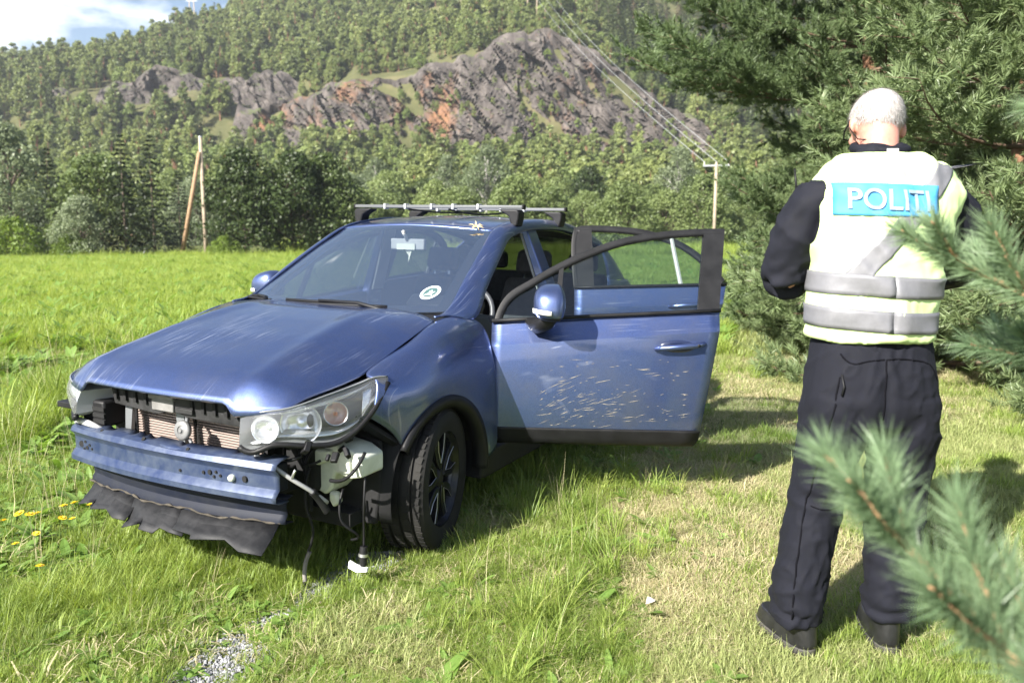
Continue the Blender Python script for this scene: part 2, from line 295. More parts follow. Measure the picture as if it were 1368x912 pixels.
# ------------------------------------------------------------------ trees
bark_m = pbr('bark', (.10, .075, .055), .9, var=.4, vs_=14, bump=.6, bs=30); bark_pine = pbr('pine_bark', (.20, .105, .06), .9, var=.45, vs_=10, bump=.7, bs=25); birch_m = pbr('birch_bark', (.42, .40, .37), .8, var=.35, vs_=9)
def unit(v): return v/np.maximum(np.linalg.norm(v, axis=-1, keepdims=True), 1e-9)
def quads(C, Nn, size, r, asp=.6, bend=0):
    """diamond leaves at centres C with normals Nn"""
    n = len(C); a = unit(np.cross(Nn, r.normal(size=(n, 3)))); b = np.cross(unit(Nn), a); s = np.asarray(size).reshape(-1, 1)*np.ones((n, 1))
    V = np.stack([C-a*s, C-b*s*asp, C+a*s, C+b*s*asp], 1).reshape(-1, 3); return V, np.arange(4*n).reshape(-1, 4)
def leafy(r, h, w_, nblob, nleaf, leaf, low=.08, shape=1.0, droop=0, lean=0):
    """crown from many leaf clumps on limbs; returns leaf V,F and limb MB"""
    mb = MB(); trunk = MB(); C = []; Nn = []
    top = Vector((lean*h, 0, h*.88)); tp = [Vector((0, 0, -.15)), Vector((lean*h*.2+r.normal()*.05, r.normal()*.05, h*.3)), Vector((lean*h*.6+r.normal()*.12, r.normal()*.12, h*.6)), top]
    trunk.tube(tp, [h*.016+.03, h*.013+.02, h*.008+.01, .01], 7)
    for i in range(nblob):
        u = r.random(); zc = low+(1-low)*(u**.8); prof = math.sin(math.pi*min(1, (zc-low)/(1-low)*.86+.14))**.6*(1.05-.35*zc)*shape
        a = r.random()*2*math.pi; rr = w_*.5*prof*(.35+.65*math.sqrt(r.random())); c = np.array([rr*math.cos(a)+lean*h*zc, rr*math.sin(a), zc*h*.95])
        br = (.10+.10*r.random())*w_*(.75+.5*(1-zc)); k = int(nleaf*(.6+.8*r.random()))
        d = unit(r.normal(size=(k, 3))); rad_ = br*(.55+.45*r.random((k, 1)))
        P = c+d*rad_*np.array([1, 1, .75]); P[:, 2] -= droop*np.abs(r.normal(size=k))*br
        C.append(P); Nn.append(unit(d*1.0+r.normal(size=(k, 3))*.75+np.array([0, 0, .35])))
        if i % 3 == 0:
            z0 = max(.08, zc*.7-.05)*h; p0 = Vector((lean*z0, 0, z0)); trunk.tube([p0, p0.lerp(Vector(c), .55)+Vector((0, 0, .04*h)), Vector(c)], [h*.005+.012, h*.004+.006, .005], 5)
    C = np.concatenate(C); Nn = np.concatenate(Nn); V, F = quads(C, Nn, leaf*(.7+.6*r.random(len(C))), r)
    return V, F, trunk
def spruce(r, h, w_, nl, per, dens=1.0, ragged=.25):
    """layers of drooping needle sprays"""
    C = []; Nn = []; S = []; trunk = MB(); trunk.tube([(0, 0, -.2), (0, 0, h*.5), (0, 0, h*.9)], [h*.010+.03, h*.006+.01, .005], 6); V = []; 
    for i in range(nl):
        z = h*(.05+.93*(i/nl)**.92); R = w_*.5*(1-z/h)**.85*(1-ragged*r.random())+.03*h*.2
        for k in range(max(4, int(per*(.35+.65*(1-z/h))))):
            a = r.random()*6.283; d = np.array([math.cos(a), math.sin(a), 0]); q = R*(.7+.5*r.random())
            m = max(5, int(14*dens*(.4+R/(w_*.5)))); tt = np.sqrt(r.random(m))[:, None]
            sag = -.28*q*tt**1.2+.12*q*tt**3
            P = d*q*tt+np.array([0, 0, z])+np.concatenate([np.zeros((m, 2)), sag], 1)+r.normal(size=(m, 3))*np.array([.10, .10, .05])*q*(.3+tt)
            C.append(P); Nn.append(unit(r.normal(size=(m, 3))*.55+np.array([0, 0, 1])+d*.3))
    C = np.concatenate(C); Nn = np.concatenate(Nn); V, F = quads(C, Nn, (.055*w_*.5 if dens > 1.1 else .105*w_*.5)*(.6+.8*r.random(len(C))), r, .45)
    return V, F, trunk
def far_pine(r, h, w_, nblob, nleaf, leaf):
    """open pine with rounded ragged crown"""
    V, F, trunk = leafy(r, h*(.8+.5*r.random()), w_*(.7+.5*r.random()), nblob, nleaf, leaf, low=.10+.22*r.random(), shape=.75+.3*r.random(), lean=r.normal()*.03)
    return V, F, trunk
def tree_obj(proto, name, label, cat, group, loc, s, rz):
    o = empty(name, loc, rz); o.scale = (s, s, s*(.92+.16*rng.random())) if True else (s,)*3
    tag(o, label, cat, group)
    for nm, me_ in proto: link(bpy.data.objects.new(nm, me_), o)
    return o
def proto(name, VF, leafm, barkm):
    V, F, tr = VF; me_ = mkn(name+'_crown', V, F, [leafm]); to = tr.build(name+'_trunk', barkm, smooth=True); tm = to.data; bpy.data.objects.remove(to)
    return [('trunk', tm), ('crown', me_)]
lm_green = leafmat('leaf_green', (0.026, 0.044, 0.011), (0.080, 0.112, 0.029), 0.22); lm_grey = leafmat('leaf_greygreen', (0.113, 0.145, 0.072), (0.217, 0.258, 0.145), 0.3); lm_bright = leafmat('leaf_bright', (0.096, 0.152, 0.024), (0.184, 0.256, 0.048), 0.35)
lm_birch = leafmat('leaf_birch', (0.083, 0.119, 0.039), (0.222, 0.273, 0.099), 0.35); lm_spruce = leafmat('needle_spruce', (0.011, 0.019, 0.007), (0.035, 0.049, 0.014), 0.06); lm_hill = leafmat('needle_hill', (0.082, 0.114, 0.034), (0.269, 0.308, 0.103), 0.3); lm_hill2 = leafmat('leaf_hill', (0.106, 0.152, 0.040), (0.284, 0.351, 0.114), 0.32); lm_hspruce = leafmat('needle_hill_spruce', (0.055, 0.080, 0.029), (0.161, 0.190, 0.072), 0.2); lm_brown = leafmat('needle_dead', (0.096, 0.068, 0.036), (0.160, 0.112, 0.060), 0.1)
R_ = lambda s: np.random.default_rng(s)
pr_wil = proto('willow', leafy(R_(1), 7, 5.2, 95, 90, .10, droop=.35), lm_grey, bark_m); pr_wil2 = proto('willow', leafy(R_(2), 6, 5.2, 100, 90, .10, low=.02), lm_grey, bark_m)
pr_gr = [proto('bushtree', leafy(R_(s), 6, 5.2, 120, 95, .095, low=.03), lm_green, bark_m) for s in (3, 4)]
pr_med = [proto('bushtree', leafy(R_(s), 6, 5.4, 105, 90, .105, low=.02), lm_birch, bark_m) for s in (5, 6, 7)]
pr_birch = proto('birch', leafy(R_(8), 9, 5.5, 90, 100, .10, low=.22, droop=.8), lm_grey, birch_m)
pr_bri = proto('bush', leafy(R_(9), 2.2, 3, 50, 80, .075, low=.02), lm_bright, bark_m)
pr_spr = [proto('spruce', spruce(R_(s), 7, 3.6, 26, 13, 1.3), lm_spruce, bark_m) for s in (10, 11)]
def at(u, y):      # lateral place for a bearing read off the photograph at distance y
    return (u-684)/1064*(y*.9907+.199)
n_tree = 0
def plant(protos, name, label, cat, group, u, y, s, dz=0):
    x = at(u, y); z = float(H(np.array([x]), np.array([y]))[0]); p = protos if isinstance(protos[0], tuple) else protos[int(rng.integers(len(protos)))]
    return tree_obj(p, name, label, cat, group, (x, y, z+dz), s, rng.random()*6.28)
plant(pr_wil, 'willow_tree', 'tall silvery grey-green willow at the end of the field, beside a dark spruce', 'tree', None, 18, 52, 1.22)
plant(pr_med[0], 'willow_tree', 'bushy mid-green willow between two dark spruces left of the braced pole', 'tree', None, 138, 48, 1.12)
plant(pr_spr, 'spruce_tree', 'dark green spruce beside the silvery willow at the far end of the field', 'tree', None, 72, 47, 1.0)
plant(pr_spr, 'spruce_tree', 'dark broad spruce just left of the braced pole', 'tree', None, 208, 45.5, .95)
plant(pr_spr, 'spruce_tree', 'narrow dark spruce in front of the mid-green willow', 'tree', None, 170, 45.6, 1.02)
plant(pr_spr, 'spruce_tree', 'small dark spruce in the gap behind the braced pole', 'tree', None, 243, 54, .85)
plant(pr_wil2, 'willow_tree', 'low grey willow bush at the foot of the spruces by the field', 'bush', None, 110, 44.5, .55)
plant(pr_bri, 'green_bush', 'bright yellow-green bush at the edge of the field below the silvery willow', 'bush', None, 22, 43.5, 1.0)
plant(pr_bri, 'green_bush', 'small bright green bush on the field edge beside the low grey willow', 'bush', None, 95, 44, .62)
plant(pr_gr, 'leafy_tree', 'round dark green leafy tree right beside the braced pole', 'tree', None, 330, 47, 1.03)
plant(pr_gr, 'leafy_tree', 'broad dark green leafy tree behind the car bonnet', 'tree', None, 392, 47.5, 1.05)
plant(pr_gr, 'leafy_tree', 'dark green leafy tree closing the clump behind the windscreen', 'tree', None, 440, 49, .98)
plant(pr_bri, 'green_bush', 'low light green bush at the foot of the dark leafy clump', 'bush', None, 300, 44.8, .6)
G1 = 'leafy trees in the row behind the car'; L1 = 'rounded mid-green leafy tree in the row behind the car'
for i, u in enumerate(np.linspace(478, 985, 11)): plant(pr_med, 'leafy_tree', L1, 'tree', G1, u+rng.normal()*8, 62+rng.random()*8, .80+.22*rng.random())
G2 = 'taller trees behind the leafy row'; L2 = 'taller leafy tree in the second row below the cliff'
for i, u in enumerate(np.linspace(440, 1010, 14)): plant(pr_med+pr_gr[:1], 'leafy_tree', L2, 'tree', G2, u+rng.normal()*10, 82+rng.random()*16, 1.15+.35*rng.random())
plant(pr_birch, 'birch_tree', 'tall pale birch with drooping twigs rising above the row below the cliff', 'tree', None, 652, 92, 1.38)
plant(pr_birch, 'birch_tree', 'smaller pale birch just left of the tall one below the cliff', 'tree', None, 600, 96, 1.12)
plant(pr_birch, 'birch_tree', 'pale birch below the left end of the cliff', 'tree', None, 505, 100, 1.15)
plant(pr_birch, 'birch_tree', 'pale grey birch beside the crossarm power pole', 'tree', None, 905, 95, 1.2)
for i, u in enumerate((235, 262, 300, 345, 420, 470, 520, 0, 40, -40)): plant(pr_med+[pr_wil2], 'leafy_tree', 'leafy tree behind the dark clump at the hill foot', 'tree', 'trees at the hill foot', u, 84+rng.random()*14, 1.1+.3*rng.random())
# --- hillside woods
hp = [far_pine(R_(20+i), 6.5, 4.0, (26, 40, 48, 32)[i], 42, .20) for i in range(4)]; hb = [leafy(R_(30+i), 5.5, 4.4, 44, 40, .2, low=.04) for i in range(2)]; hs_ = [spruce(R_(40+i), 11, 4.6, 22, 12, 1.0) for i in range(2)]; hd = [spruce(R_(44), 10, 3.6, 15, 8, .6)]
def one(vf, lm_, bk): 
    V, F, tr = vf; tv = np.array([tuple(p) for p in tr.v]); tf = [f for f in tr.f if len(f) == 4]
    VV = np.concatenate([V, tv]); FF = np.concatenate([F, np.array(tf)+len(V)]); mi = np.r_[np.zeros(len(F)), np.ones(len(tf))]
    return mkn('hill_tree', VV, FF, [lm_, bk], mi)
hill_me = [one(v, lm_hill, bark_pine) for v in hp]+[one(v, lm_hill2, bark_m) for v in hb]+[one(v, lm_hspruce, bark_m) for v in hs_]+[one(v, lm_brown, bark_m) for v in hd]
pts = []; rr = R_(77); tries = 0
while len(pts) < 10000 and tries < 99000:
    tries += 1; y = 98+rr.random()**.9*262; u = -220+rr.random()*1310; x = at(u, y)
    if on_rock(x, y): continue
    dens = fbm(np.array([x/16]), np.array([y/16]), 3, 55)[0]
    if not (199 < y < 240) and (dens < .27 or rr.random() > .55+1.8*(dens-.3)): continue
    right = (x > 25 and y > 205) or x > 55
    q = rr.random()
    if y < 180: k = 4+int(rr.integers(2)) if q < .7 else int(rr.integers(4))
    elif right: k = 6+int(rr.integers(2)) if q < .60 else (8 if q < .70 else 4+int(rr.integers(2)))
    else: k = int(rr.integers(4)) if q < .76 else (4+int(rr.integers(2)) if q < .93 else 6+int(rr.integers(2)))
    s = .55+.85*rr.random()**1.2
    if k == 4 or k == 5: s *= .8
    if k >= 6 and not right: s *= .62
    if 199 < y < 215 and -64 < x < 44: s *= .7
    pts.append((x, y, k, s))
pts = np.array(pts); pz = H(pts[:, 0], pts[:, 1])-.2
big = pts[:, 3]*np.array([6.5]*4+[5.5]*2+[11]*2+[10])[pts[:, 2].astype(int)]/pts[:, 1]
# hidden behind the near pines or the tree row: not among the individuals
un_ = 684+1064*pts[:, 0]/(pts[:, 1]*.99+.2); vis = (un_ > 0) & (un_ < 960) & (pts[:, 1] > 185)
order = np.argsort(-(big*vis)); ind = set(order[:290].tolist())
KN = ['pine_tree']*4+['leafy_tree']*2+['spruce_tree']*2+['spruce_tree']
KL = ['pine with a ragged rounded crown growing on the hillside']*4+['light green leafy tree growing on the hillside']*2+['pointed green spruce growing on the hillside']*2+['brown withered spruce among the hillside trees']
rest = []
for i, (x, y, k, s) in enumerate(pts):
    k = int(k)
    if i in ind:
        o = link(bpy.data.objects.new(KN[k], hill_me[k])); o.location = (x, y, pz[i]); o.scale = (s, s, s*(.9+.3*rr.random())); o.rotation_euler = (rr.normal()*.04, rr.normal()*.04, rr.random()*6.28)
        tag(o, KL[k], 'tree', KL[k].split(' ')[-4]+' hillside '+('pines' if k < 4 else 'broadleaves' if k < 6 else 'spruces' if k < 8 else 'dead spruces'))
    else: rest.append((x, y, pz[i], s, k))
# --- instancer: points with attributes -> geometry nodes
def scatter(name, P, rot, scl, idx, meshes, kind='stuff'):
    n = len(P); me_ = bpy.data.meshes.new(name); me_.vertices.add(n); me_.vertices.foreach_set('co', np.asarray(P, np.float32).ravel())
    a = me_.attributes.new('rot', 'FLOAT_VECTOR', 'POINT'); a.data.foreach_set('vector', np.asarray(rot, np.float32).ravel())
    a = me_.attributes.new('scl', 'FLOAT_VECTOR', 'POINT'); a.data.foreach_set('vector', np.asarray(scl, np.float32).ravel())
    a = me_.attributes.new('idx', 'INT', 'POINT'); a.data.foreach_set('value', np.asarray(idx, np.int32))
    o = link(bpy.data.objects.new(name, me_)); tag(o, kind=kind)
    c = bpy.data.collections.new(name+'_kit')
    for i, m_ in enumerate(meshes): c.objects.link(bpy.data.objects.new('%s_kit_%02d' % (name, i), m_))
    g = bpy.data.node_groups.new(name, 'GeometryNodeTree'); g.interface.new_socket('Geometry', in_out='INPUT', socket_type='NodeSocketGeometry'); g.interface.new_socket('Geometry', in_out='OUTPUT', socket_type='NodeSocketGeometry')
    i_ = N(g, 'NodeGroupInput'); o_ = N(g, 'NodeGroupOutput'); ci = N(g, 'GeometryNodeCollectionInfo'); ci.inputs['Collection'].default_value = c; ci.inputs['Separate Children'].default_value = True; ci.inputs['Reset Children'].default_value = True
    ip = N(g, 'GeometryNodeInstanceOnPoints'); ip.inputs['Pick Instance'].default_value = True
    def na(nm, ty): q = N(g, 'GeometryNodeInputNamedAttribute', data_type=ty); q.inputs['Name'].default_value = nm; return q.outputs['Attribute']
    e2r = N(g, 'FunctionNodeEulerToRotation'); l = g.links.new
    l(na('rot', 'FLOAT_VECTOR'), e2r.inputs[0]); l(e2r.outputs[0], ip.inputs['Rotation']); l(na('scl', 'FLOAT_VECTOR'), ip.inputs['Scale']); l(na('idx', 'INT'), ip.inputs['Instance Index'])
    l(i_.outputs[0], ip.inputs['Points']); l(ci.outputs[0], ip.inputs['Instance']); l(ip.outputs[0], o_.inputs[0])
    md = o.modifiers.new('scatter', 'NODES'); md.node_group = g
    return o
for _ in range(170):
    x = -60+102*rr.random(); t_ = .08+.8*rr.random(); zz = np.interp(x, CX, CZB)-2+(np.interp(x, CX, CZT)-np.interp(x, CX, CZB))*t_
    rest.append((x, 185.2+11.5*t_, zz, .22+.30*rr.random(), int(rr.choice([0, 1, 4, 5]))))
rest = np.array(rest); n = len(rest)
o = scatter('hillside_woodland', rest[:, :3], np.stack([rr.normal(size=n)*.03, rr.normal(size=n)*.03, rr.random(n)*6.28], 1), np.repeat(rest[:, 3:4], 3, 1)*(.9+.2*rr.random((n, 3))), rest[:, 4], hill_me)
tag(o, 'dense mixed woodland of pine, spruce and birch covering the hillside', 'woodland')
# ------------------------------------------------------------------ poles and wires
pole_m = pbr('pole_wood', (.34, .27, .20), .85, var=.25, vs_=6); pole_d = pbr('pole_brown', (.30, .19, .11), .85, var=.25, vs_=6); steel = pbr('galvanised', (.42, .43, .44), .45, metal=.7); ceram = pbr('insulator', (.55, .52, .48), .3); wire_m = pbr('wire', (.42, .43, .42), .5, metal=.3)
p = empty('utility_pole', (at(276, 46), 46, 0)); tag(p, 'grey wooden utility pole with a slanting brace at the edge of the field', 'utility pole')
MB().tube([(0, 0, -.3), (0, 0, 3.2), (-.02, 0, 6.75)], [.125, .115, .10], 12).build('pole', pole_m, p, True)
MB().tube([(-1.38, -.3, -.3), (-.05, -.13, 5.95)], [.13, .10], 12).build('brace', pole_d, p, True)
MB().tube([(-.14, -.1, 5.9), (.13, 0.1, 5.9)], .02, 6).build('bolt', steel, p); MB().lathe([(.0, 6.75), (.11, 6.76), (.10, 6.80), (0, 6.84)], n=12).build('pole_cap', steel, p)
q = empty('power_pole', (at(953, 54), 54, 0), rad(-12)); tag(q, 'power line pole with a crossarm among the bushes, beside the near pines', 'power pole')
MB().tube([(0, 0, -.3), (0, 0, 6.0)], [.12, .09], 10).build('pole', pole_m, q, True)
MB().box((0, 0, 5.85), (1.7, .1, .1)).build('crossarm', steel, q)
for k in (-.78, 0, .78): MB().lathe([(.03, 5.9), (.05, 5.94), (.035, 6.0), (.05, 6.05), (.0, 6.12)], (k, 0, 0), n=10).build('insulator', ceram, q)
xh = 5.4; yh = 222; zh = float(H(np.array([xh]), np.array([yh]))[0])
hpole = empty('twin_pole', (xh, yh, zh)); tag(hpole, 'twin-legged power line pole on the brow above the cliff', 'power pole')
for k in (-1.25, 1.25): MB().tube([(k, 0, -.5), (k, 0, 12.2)], [.2, .15], 8).build('pole', pole_m, hpole, True)
MB().box((0, 0, 11.9), (5.4, .2, .2)).build('crossarm', steel, hpole)
for k in (-2.4, 0, 2.4): MB().tube([(k, 0, 11.9), (k, 0, 11.2)], .07, 6).build('insulator', ceram, hpole)
xp, yp = at(272, 300), 300
lp = empty('ridge_pole', (xp, yp, float(H(np.array([xp]), np.array([yp]))[0]))); tag(lp, 'pale thin double pole standing among pines on the ridge', 'power pole')
for k in (-.8, .8): MB().tube([(k, 0, -.5), (k, 0, 13)], [.2, .15], 6).build('pole', pole_m, lp, True)
MB().box((0, 0, 12.4), (4, .2, .2)).build('crossarm', steel, lp)
ca, sa = math.cos(rad(-12)), math.sin(rad(-12))
for ka, kb, nm in ((-2.4, -.78, 'lowest'), (0, 0, 'middle'), (2.4, .78, 'uppermost')):
    A = Vector((xh+ka, yh, zh+11.2)); B = Vector((at(953, 54)+kb*ca, 54+kb*sa, 6.1)); pp = []
    for i in range(25): t_ = i/24; v_ = A.lerp(B, t_); v_.z -= 4*2.2*t_*(1-t_); pp.append(v_)
    tag(MB().tube(pp, .02, 5).build('power_wire', wire_m), 'thin power line wire running down from the cliff-top pole, %s of three' % nm, 'wire')
# ------------------------------------------------------------------ car materials
def carpaint(name, dirt=0, scratch=.5, base=(.080, .118, .275)):
    m, t, b, out = newmat(name); l = t.links.new
    tcd = N(t, 'ShaderNodeTexCoord')
    b.inputs['Metallic'].default_value = .88; b.inputs['Roughness'].default_value = .40; b.inputs['Coat Weight'].default_value = 1; b.inputs['Coat Roughness'].default_value = .045; b.inputs['Coat IOR'].default_value = 1.55
    fl = N(t, 'ShaderNodeTexVoronoi'); fl.inputs['Scale'].default_value = 900; l(tcd.outputs['Object'], fl.inputs['Vector'])
    mxf = N(t, 'ShaderNodeMix', data_type='RGBA'); mxf.inputs['A'].default_value = (*[k*.8 for k in base], 1); mxf.inputs['B'].default_value = (*[min(1, k*1.35) for k in base], 1); sepc = N(t, 'ShaderNodeSeparateColor'); l(fl.outputs['Color'], sepc.inputs[0]); l(sepc.outputs[0], mxf.inputs['Factor'])
    # dust film
    n1 = N(t, 'ShaderNodeTexNoise'); n1.inputs['Scale'].default_value = 5; n1.inputs['Detail'].default_value = 8; n1.inputs['Roughness'].default_value = .7; l(tcd.outputs['Object'], n1.inputs['Vector'])
    r1 = N(t, 'ShaderNodeMapRange'); r1.inputs['From Min'].default_value = .42; r1.inputs['From Max'].default_value = .8; r1.inputs['To Max'].default_value = .30+dirt; l(n1.outputs['Fac'], r1.inputs['Value'])
    md = N(t, 'ShaderNodeMix', data_type='RGBA'); md.inputs['B'].default_value = (.21, .20, .19, 1); l(r1.outputs['Result'], md.inputs['Factor']); l(mxf.outputs['Result'], md.inputs['A'])
    # fine scratches: stretched noise along two directions, kept in patches
    last = md.outputs['Result']; met = None
    for ang, sc_, thr, seed in ((rad(32), (3, 170, 4), .63, 0), (rad(8), (4, 210, 5), .64, 4.2)):
        mpp = N(t, 'ShaderNodeMapping'); mpp.inputs['Rotation'].default_value = (0, 0, ang); mpp.inputs['Scale'].default_value = sc_; mpp.inputs['Location'].default_value = (seed, seed, 0); l(tcd.outputs['Object'], mpp.inputs['Vector'])
        ns = N(t, 'ShaderNodeTexNoise'); ns.inputs['Scale'].default_value = 1; ns.inputs['Detail'].default_value = 2; l(mpp.outputs[0], ns.inputs['Vector'])
        rs = N(t, 'ShaderNodeMapRange'); rs.inputs['From Min'].default_value = thr; rs.inputs['From Max'].default_value = thr+.05; rs.inputs['To Max'].default_value = scratch*.75; l(ns.outputs['Fac'], rs.inputs['Value'])
        n5 = N(t, 'ShaderNodeTexNoise'); n5.inputs['Scale'].default_value = 2.3; l(mpp.inputs['Vector'].links[0].from_socket, n5.inputs['Vector']); r5 = N(t, 'ShaderNodeMapRange'); r5.inputs['From Min'].default_value = .45; r5.inputs['From Max'].default_value = .62; l(n5.outputs['Fac'], r5.inputs['Value'])
        mu = N(t, 'ShaderNodeMath', operation='MULTIPLY'); l(rs.outputs['Result'], mu.inputs[0]); l(r5.outputs['Result'], mu.inputs[1])
        ms = N(t, 'ShaderNodeMix', data_type='RGBA'); ms.inputs['B'].default_value = (.42, .45, .52, 1); l(mu.outputs[0], ms.inputs['Factor']); l(last, ms.inputs['A']); last = ms.outputs['Result']
        sb_ = N(t, 'ShaderNodeMath', operation='MULTIPLY_ADD'); sb_.inputs[1].default_value = -.9; l(mu.outputs[0], sb_.inputs[0])
        if met is None: sb_.inputs[2].default_value = .88
        else: l(met, sb_.inputs[2])
        sb_.use_clamp = True; met = sb_.outputs[0]
    l(met, b.inputs['Metallic']); l(last, b.inputs['Base Color'])
    rr_ = N(t, 'ShaderNodeMapRange'); rr_.inputs['From Min'].default_value = .35; rr_.inputs['From Max'].default_value = .75; rr_.inputs['To Min'].default_value = .03; rr_.inputs['To Max'].default_value = .16; l(n1.outputs['Fac'], rr_.inputs['Value']); l(rr_.outputs['Result'], b.inputs['Coat Roughness'])
    return m
paint = carpaint('car_paint'); paint_hood = carpaint('car_paint_hood', .05, .75); paint_door = carpaint('car_paint_door', .08, .5)
def glassmat(name, tint=(.80, .86, .85), base=.04, power=4.2, rough=.0, haze=0):
    m, t, b, out = newmat(name); l = t.links.new; t.nodes.remove(b)
    tr = N(t, 'ShaderNodeBsdfTransparent'); tr.inputs[0].default_value = (*tint, 1); gl = N(t, 'ShaderNodeBsdfGlossy'); gl.inputs['Roughness'].default_value = rough; gl.inputs['Color'].default_value = (1, 1, 1, 1)
    lw = N(t, 'ShaderNodeFresnel'); lw.inputs['IOR'].default_value = 1.5; ms = N(t, 'ShaderNodeMixShader'); mm = N(t, 'ShaderNodeMath', operation='MULTIPLY_ADD'); mm.inputs[1].default_value = .64; mm.inputs[2].default_value = base
    l(lw.outputs[0], mm.inputs[0]); l(mm.outputs[0], ms.inputs[0]); l(tr.outputs[0], ms.inputs[1]); l(gl.outputs[0], ms.inputs[2]); l(ms.outputs[0], out.inputs[0])
    if haze: df = N(t, 'ShaderNodeBsdfDiffuse'); df.inputs[0].default_value = (.85, .87, .9, 1); m2 = N(t, 'ShaderNodeMixShader'); m2.inputs[0].default_value = haze; l(ms.outputs[0], m2.inputs[1]); l(df.outputs[0], m2.inputs[2]); l(m2.outputs[0], out.inputs[0])
    return m
glass = glassmat('windscreen_glass', (.88, .93, .95), .0); glass_d = glassmat('door_glass', (.60, .68, .66), .03); glass_dk = glassmat('privacy_glass', (.30, .34, .34), .03); lens_m = glassmat('lamp_lens', (.95, .96, .97), .02, rough=.02, haze=.07)
blk = pbr('black_plastic', (.010, .010, .011), .5, var=.3, vs_=12, spec=.25); blk_g = pbr('gloss_black', (.012, .012, .014), .25); blk_dirty = pbr('dusty_black_plastic', (.012, .012, .0125), .6, var=.4, vs_=9, c2=(.036, .036, .037), spec=.22); rub = pbr('rubber', (.011, .011, .0115), .8, spec=.2, c2=(.026, .025, .023), vs_=7); dark_in = pbr('dark_cavity', (.006, .006, .0065), .9)
trim_g = pbr('grey_trim', (.34, .35, .35), .7); cloth_s = pbr('seat_cloth', (.035, .036, .04), .95, var=.3, vs_=30); chrome = pbr('chrome', (.80, .81, .83), .12, metal=1); alu = pbr('bare_aluminium', (.55, .55, .56), .38, metal=.9); white_p = pbr('white_plastic', (.50, .53, .44), .45, c2=(.66, .68, .58), vs_=10); amber = pbr('amber_plastic', (.62, .16, .03), .2); fin_m = pbr('condenser_fin', (.46, .37, .33), .5, metal=.4); mud = pbr('dried_mud', (.055, .047, .036), .95, var=.3, vs_=20, bump=.5)
beam_m = pbr('beam_blue', (.026, .042, .105), .38, metal=.35, c2=(.075, .095, .145), vs_=14, detail=9); beam_d = pbr('crossmember_blue', (.006, .009, .021), .6, spec=.2, c2=(.017, .019, .026), vs_=8, detail=8); lampgrey = pbr('lamp_reflector', (.62, .63, .65), .18, metal=.9); lampblk = pbr('lamp_bezel', (.10, .10, .11), .3, metal=.3)
steel_d = pbr('steel_bracket', (.20, .21, .22), .5, metal=.6); barm = pbr('roof_bar_grey', (.10, .105, .11), .5, metal=.2)
car = empty('car'); car.location = (-1.165, 3.88, -.005); car.rotation_euler = (rad(-1.1), 0, rad(243))
tag(car, 'blue crossover car with its front bumper torn off and two doors open, on the grass', 'car')
def mirror(G): M = G.copy(); M[..., 1] *= -1; return M
# ------------------------------------------------------------------ bonnet
def hz(x, y):
    zc = np.interp(x, [-.6, -.4, -.2, 0, .25, .5, .65, .75, .85], [1.105, 1.09, 1.068, 1.04, .992, .928, .880, .842, .80]); ze = np.interp(x, [-.6, -.32, -.08, .16, .257, .5, .66, .75], [1.10, 1.058, .986, .908, .883, .832, .800, .775])
    zc = zc+.028*np.clip((x+.45)/.25, 0, 1)*np.clip((.80-x)/.2, 0, 1); a = np.abs(y)/.70; z = zc-(zc-ze)*a**4.6
    z = z+.011*np.exp(-((np.abs(y)-.45+.10*(.4-x))/.055)**2)*np.clip((x+.5)/.4, 0, 1)-.006*np.exp(-(y/.33)**4)*np.clip((x+.6)/.6, 0, 1)
    return z
ycol = np.r_[np.linspace(0, .40, 15), [.418, .432, .447, .462], np.linspace(.49, .64, 8), [.66, .675, .685, .693, .70]]
xf_ = np.interp(ycol, [0, .2, .413, .43, .46, .55, .639, .67, .69, .70], [.752, .748, .735, .735, .738, .71, .655, .56, .40, .262]); xr_ = np.interp(ycol, [0, .35, .6, .70], [-.42, -.40, -.36, -.32])
nu = 44; cols = []
for y, a, b_ in zip(ycol, xf_, xr_):
    s = np.linspace(0, 1, nu)**.85; x = b_+(a-b_)*s; z = hz(x, np.full(nu, y))
    zf = np.interp(y, [0, .40, .415, .455, .639, .70], [.822, .822, .82, .776, .800, .883]); k = np.clip((s-.90)/.10, 0, 1)**1.6; z = z+(zf-z[-1])*k
    cols.append(np.stack([x, np.full(nu, y), z], 1))
Gh = np.stack(cols); Gh = np.concatenate([mirror(Gh[:0:-1]), Gh], 0)
sheet('hood', Gh, paint_hood, car, .012, flip=False, off=-1)
# ------------------------------------------------------------------ front wings
AXF, AXR, ZW = -.15, -2.79, .335
fin = [(.16, .852, .561), (.04, .868, .668), (-.116, .872, .718), (-.217, .872, .714), (-.313, .872, .684), (-.422, .872, .607), (-.483, .872, .5275), (-.522, .87, .435), (-.535, .868, .335)]
fmid = [(.20, .838, .625), (.12, .858, .77), (-.03, .862, .835), (-.16, .864, .86), (-.33, .866, .86), (-.50, .870, .80), (-.575, .876, .68), (-.60, .88, .52), (-.605, .872, .345)]
fmd2 = [(.255, .822, .675), (.19, .838, .81), (.10, .795, .895), (-.09, .795, .963), (-.30, .79, 1.008), (-.50, .815, .98), (-.62, .862, .85), (-.635, .882, .60), (-.64, .873, .36)]
fout = [(.315, .80, .72), (.258, .782, .876), (.238, .716, .889), (-.08, .712, .982), (-.305, .708, 1.052), (-.48, .722, 1.066), (-.643, .79, 1.01), (-.652, .876, .72), (-.658, .873, .375)]
Gf = patch([fin, fmid, fmd2, fout], 24, 60); sheet('fender', Gf, paint, car, .012, True, 1).name = 'fender'; sheet('fender', mirror(Gf), paint, car, .012, False, 1)
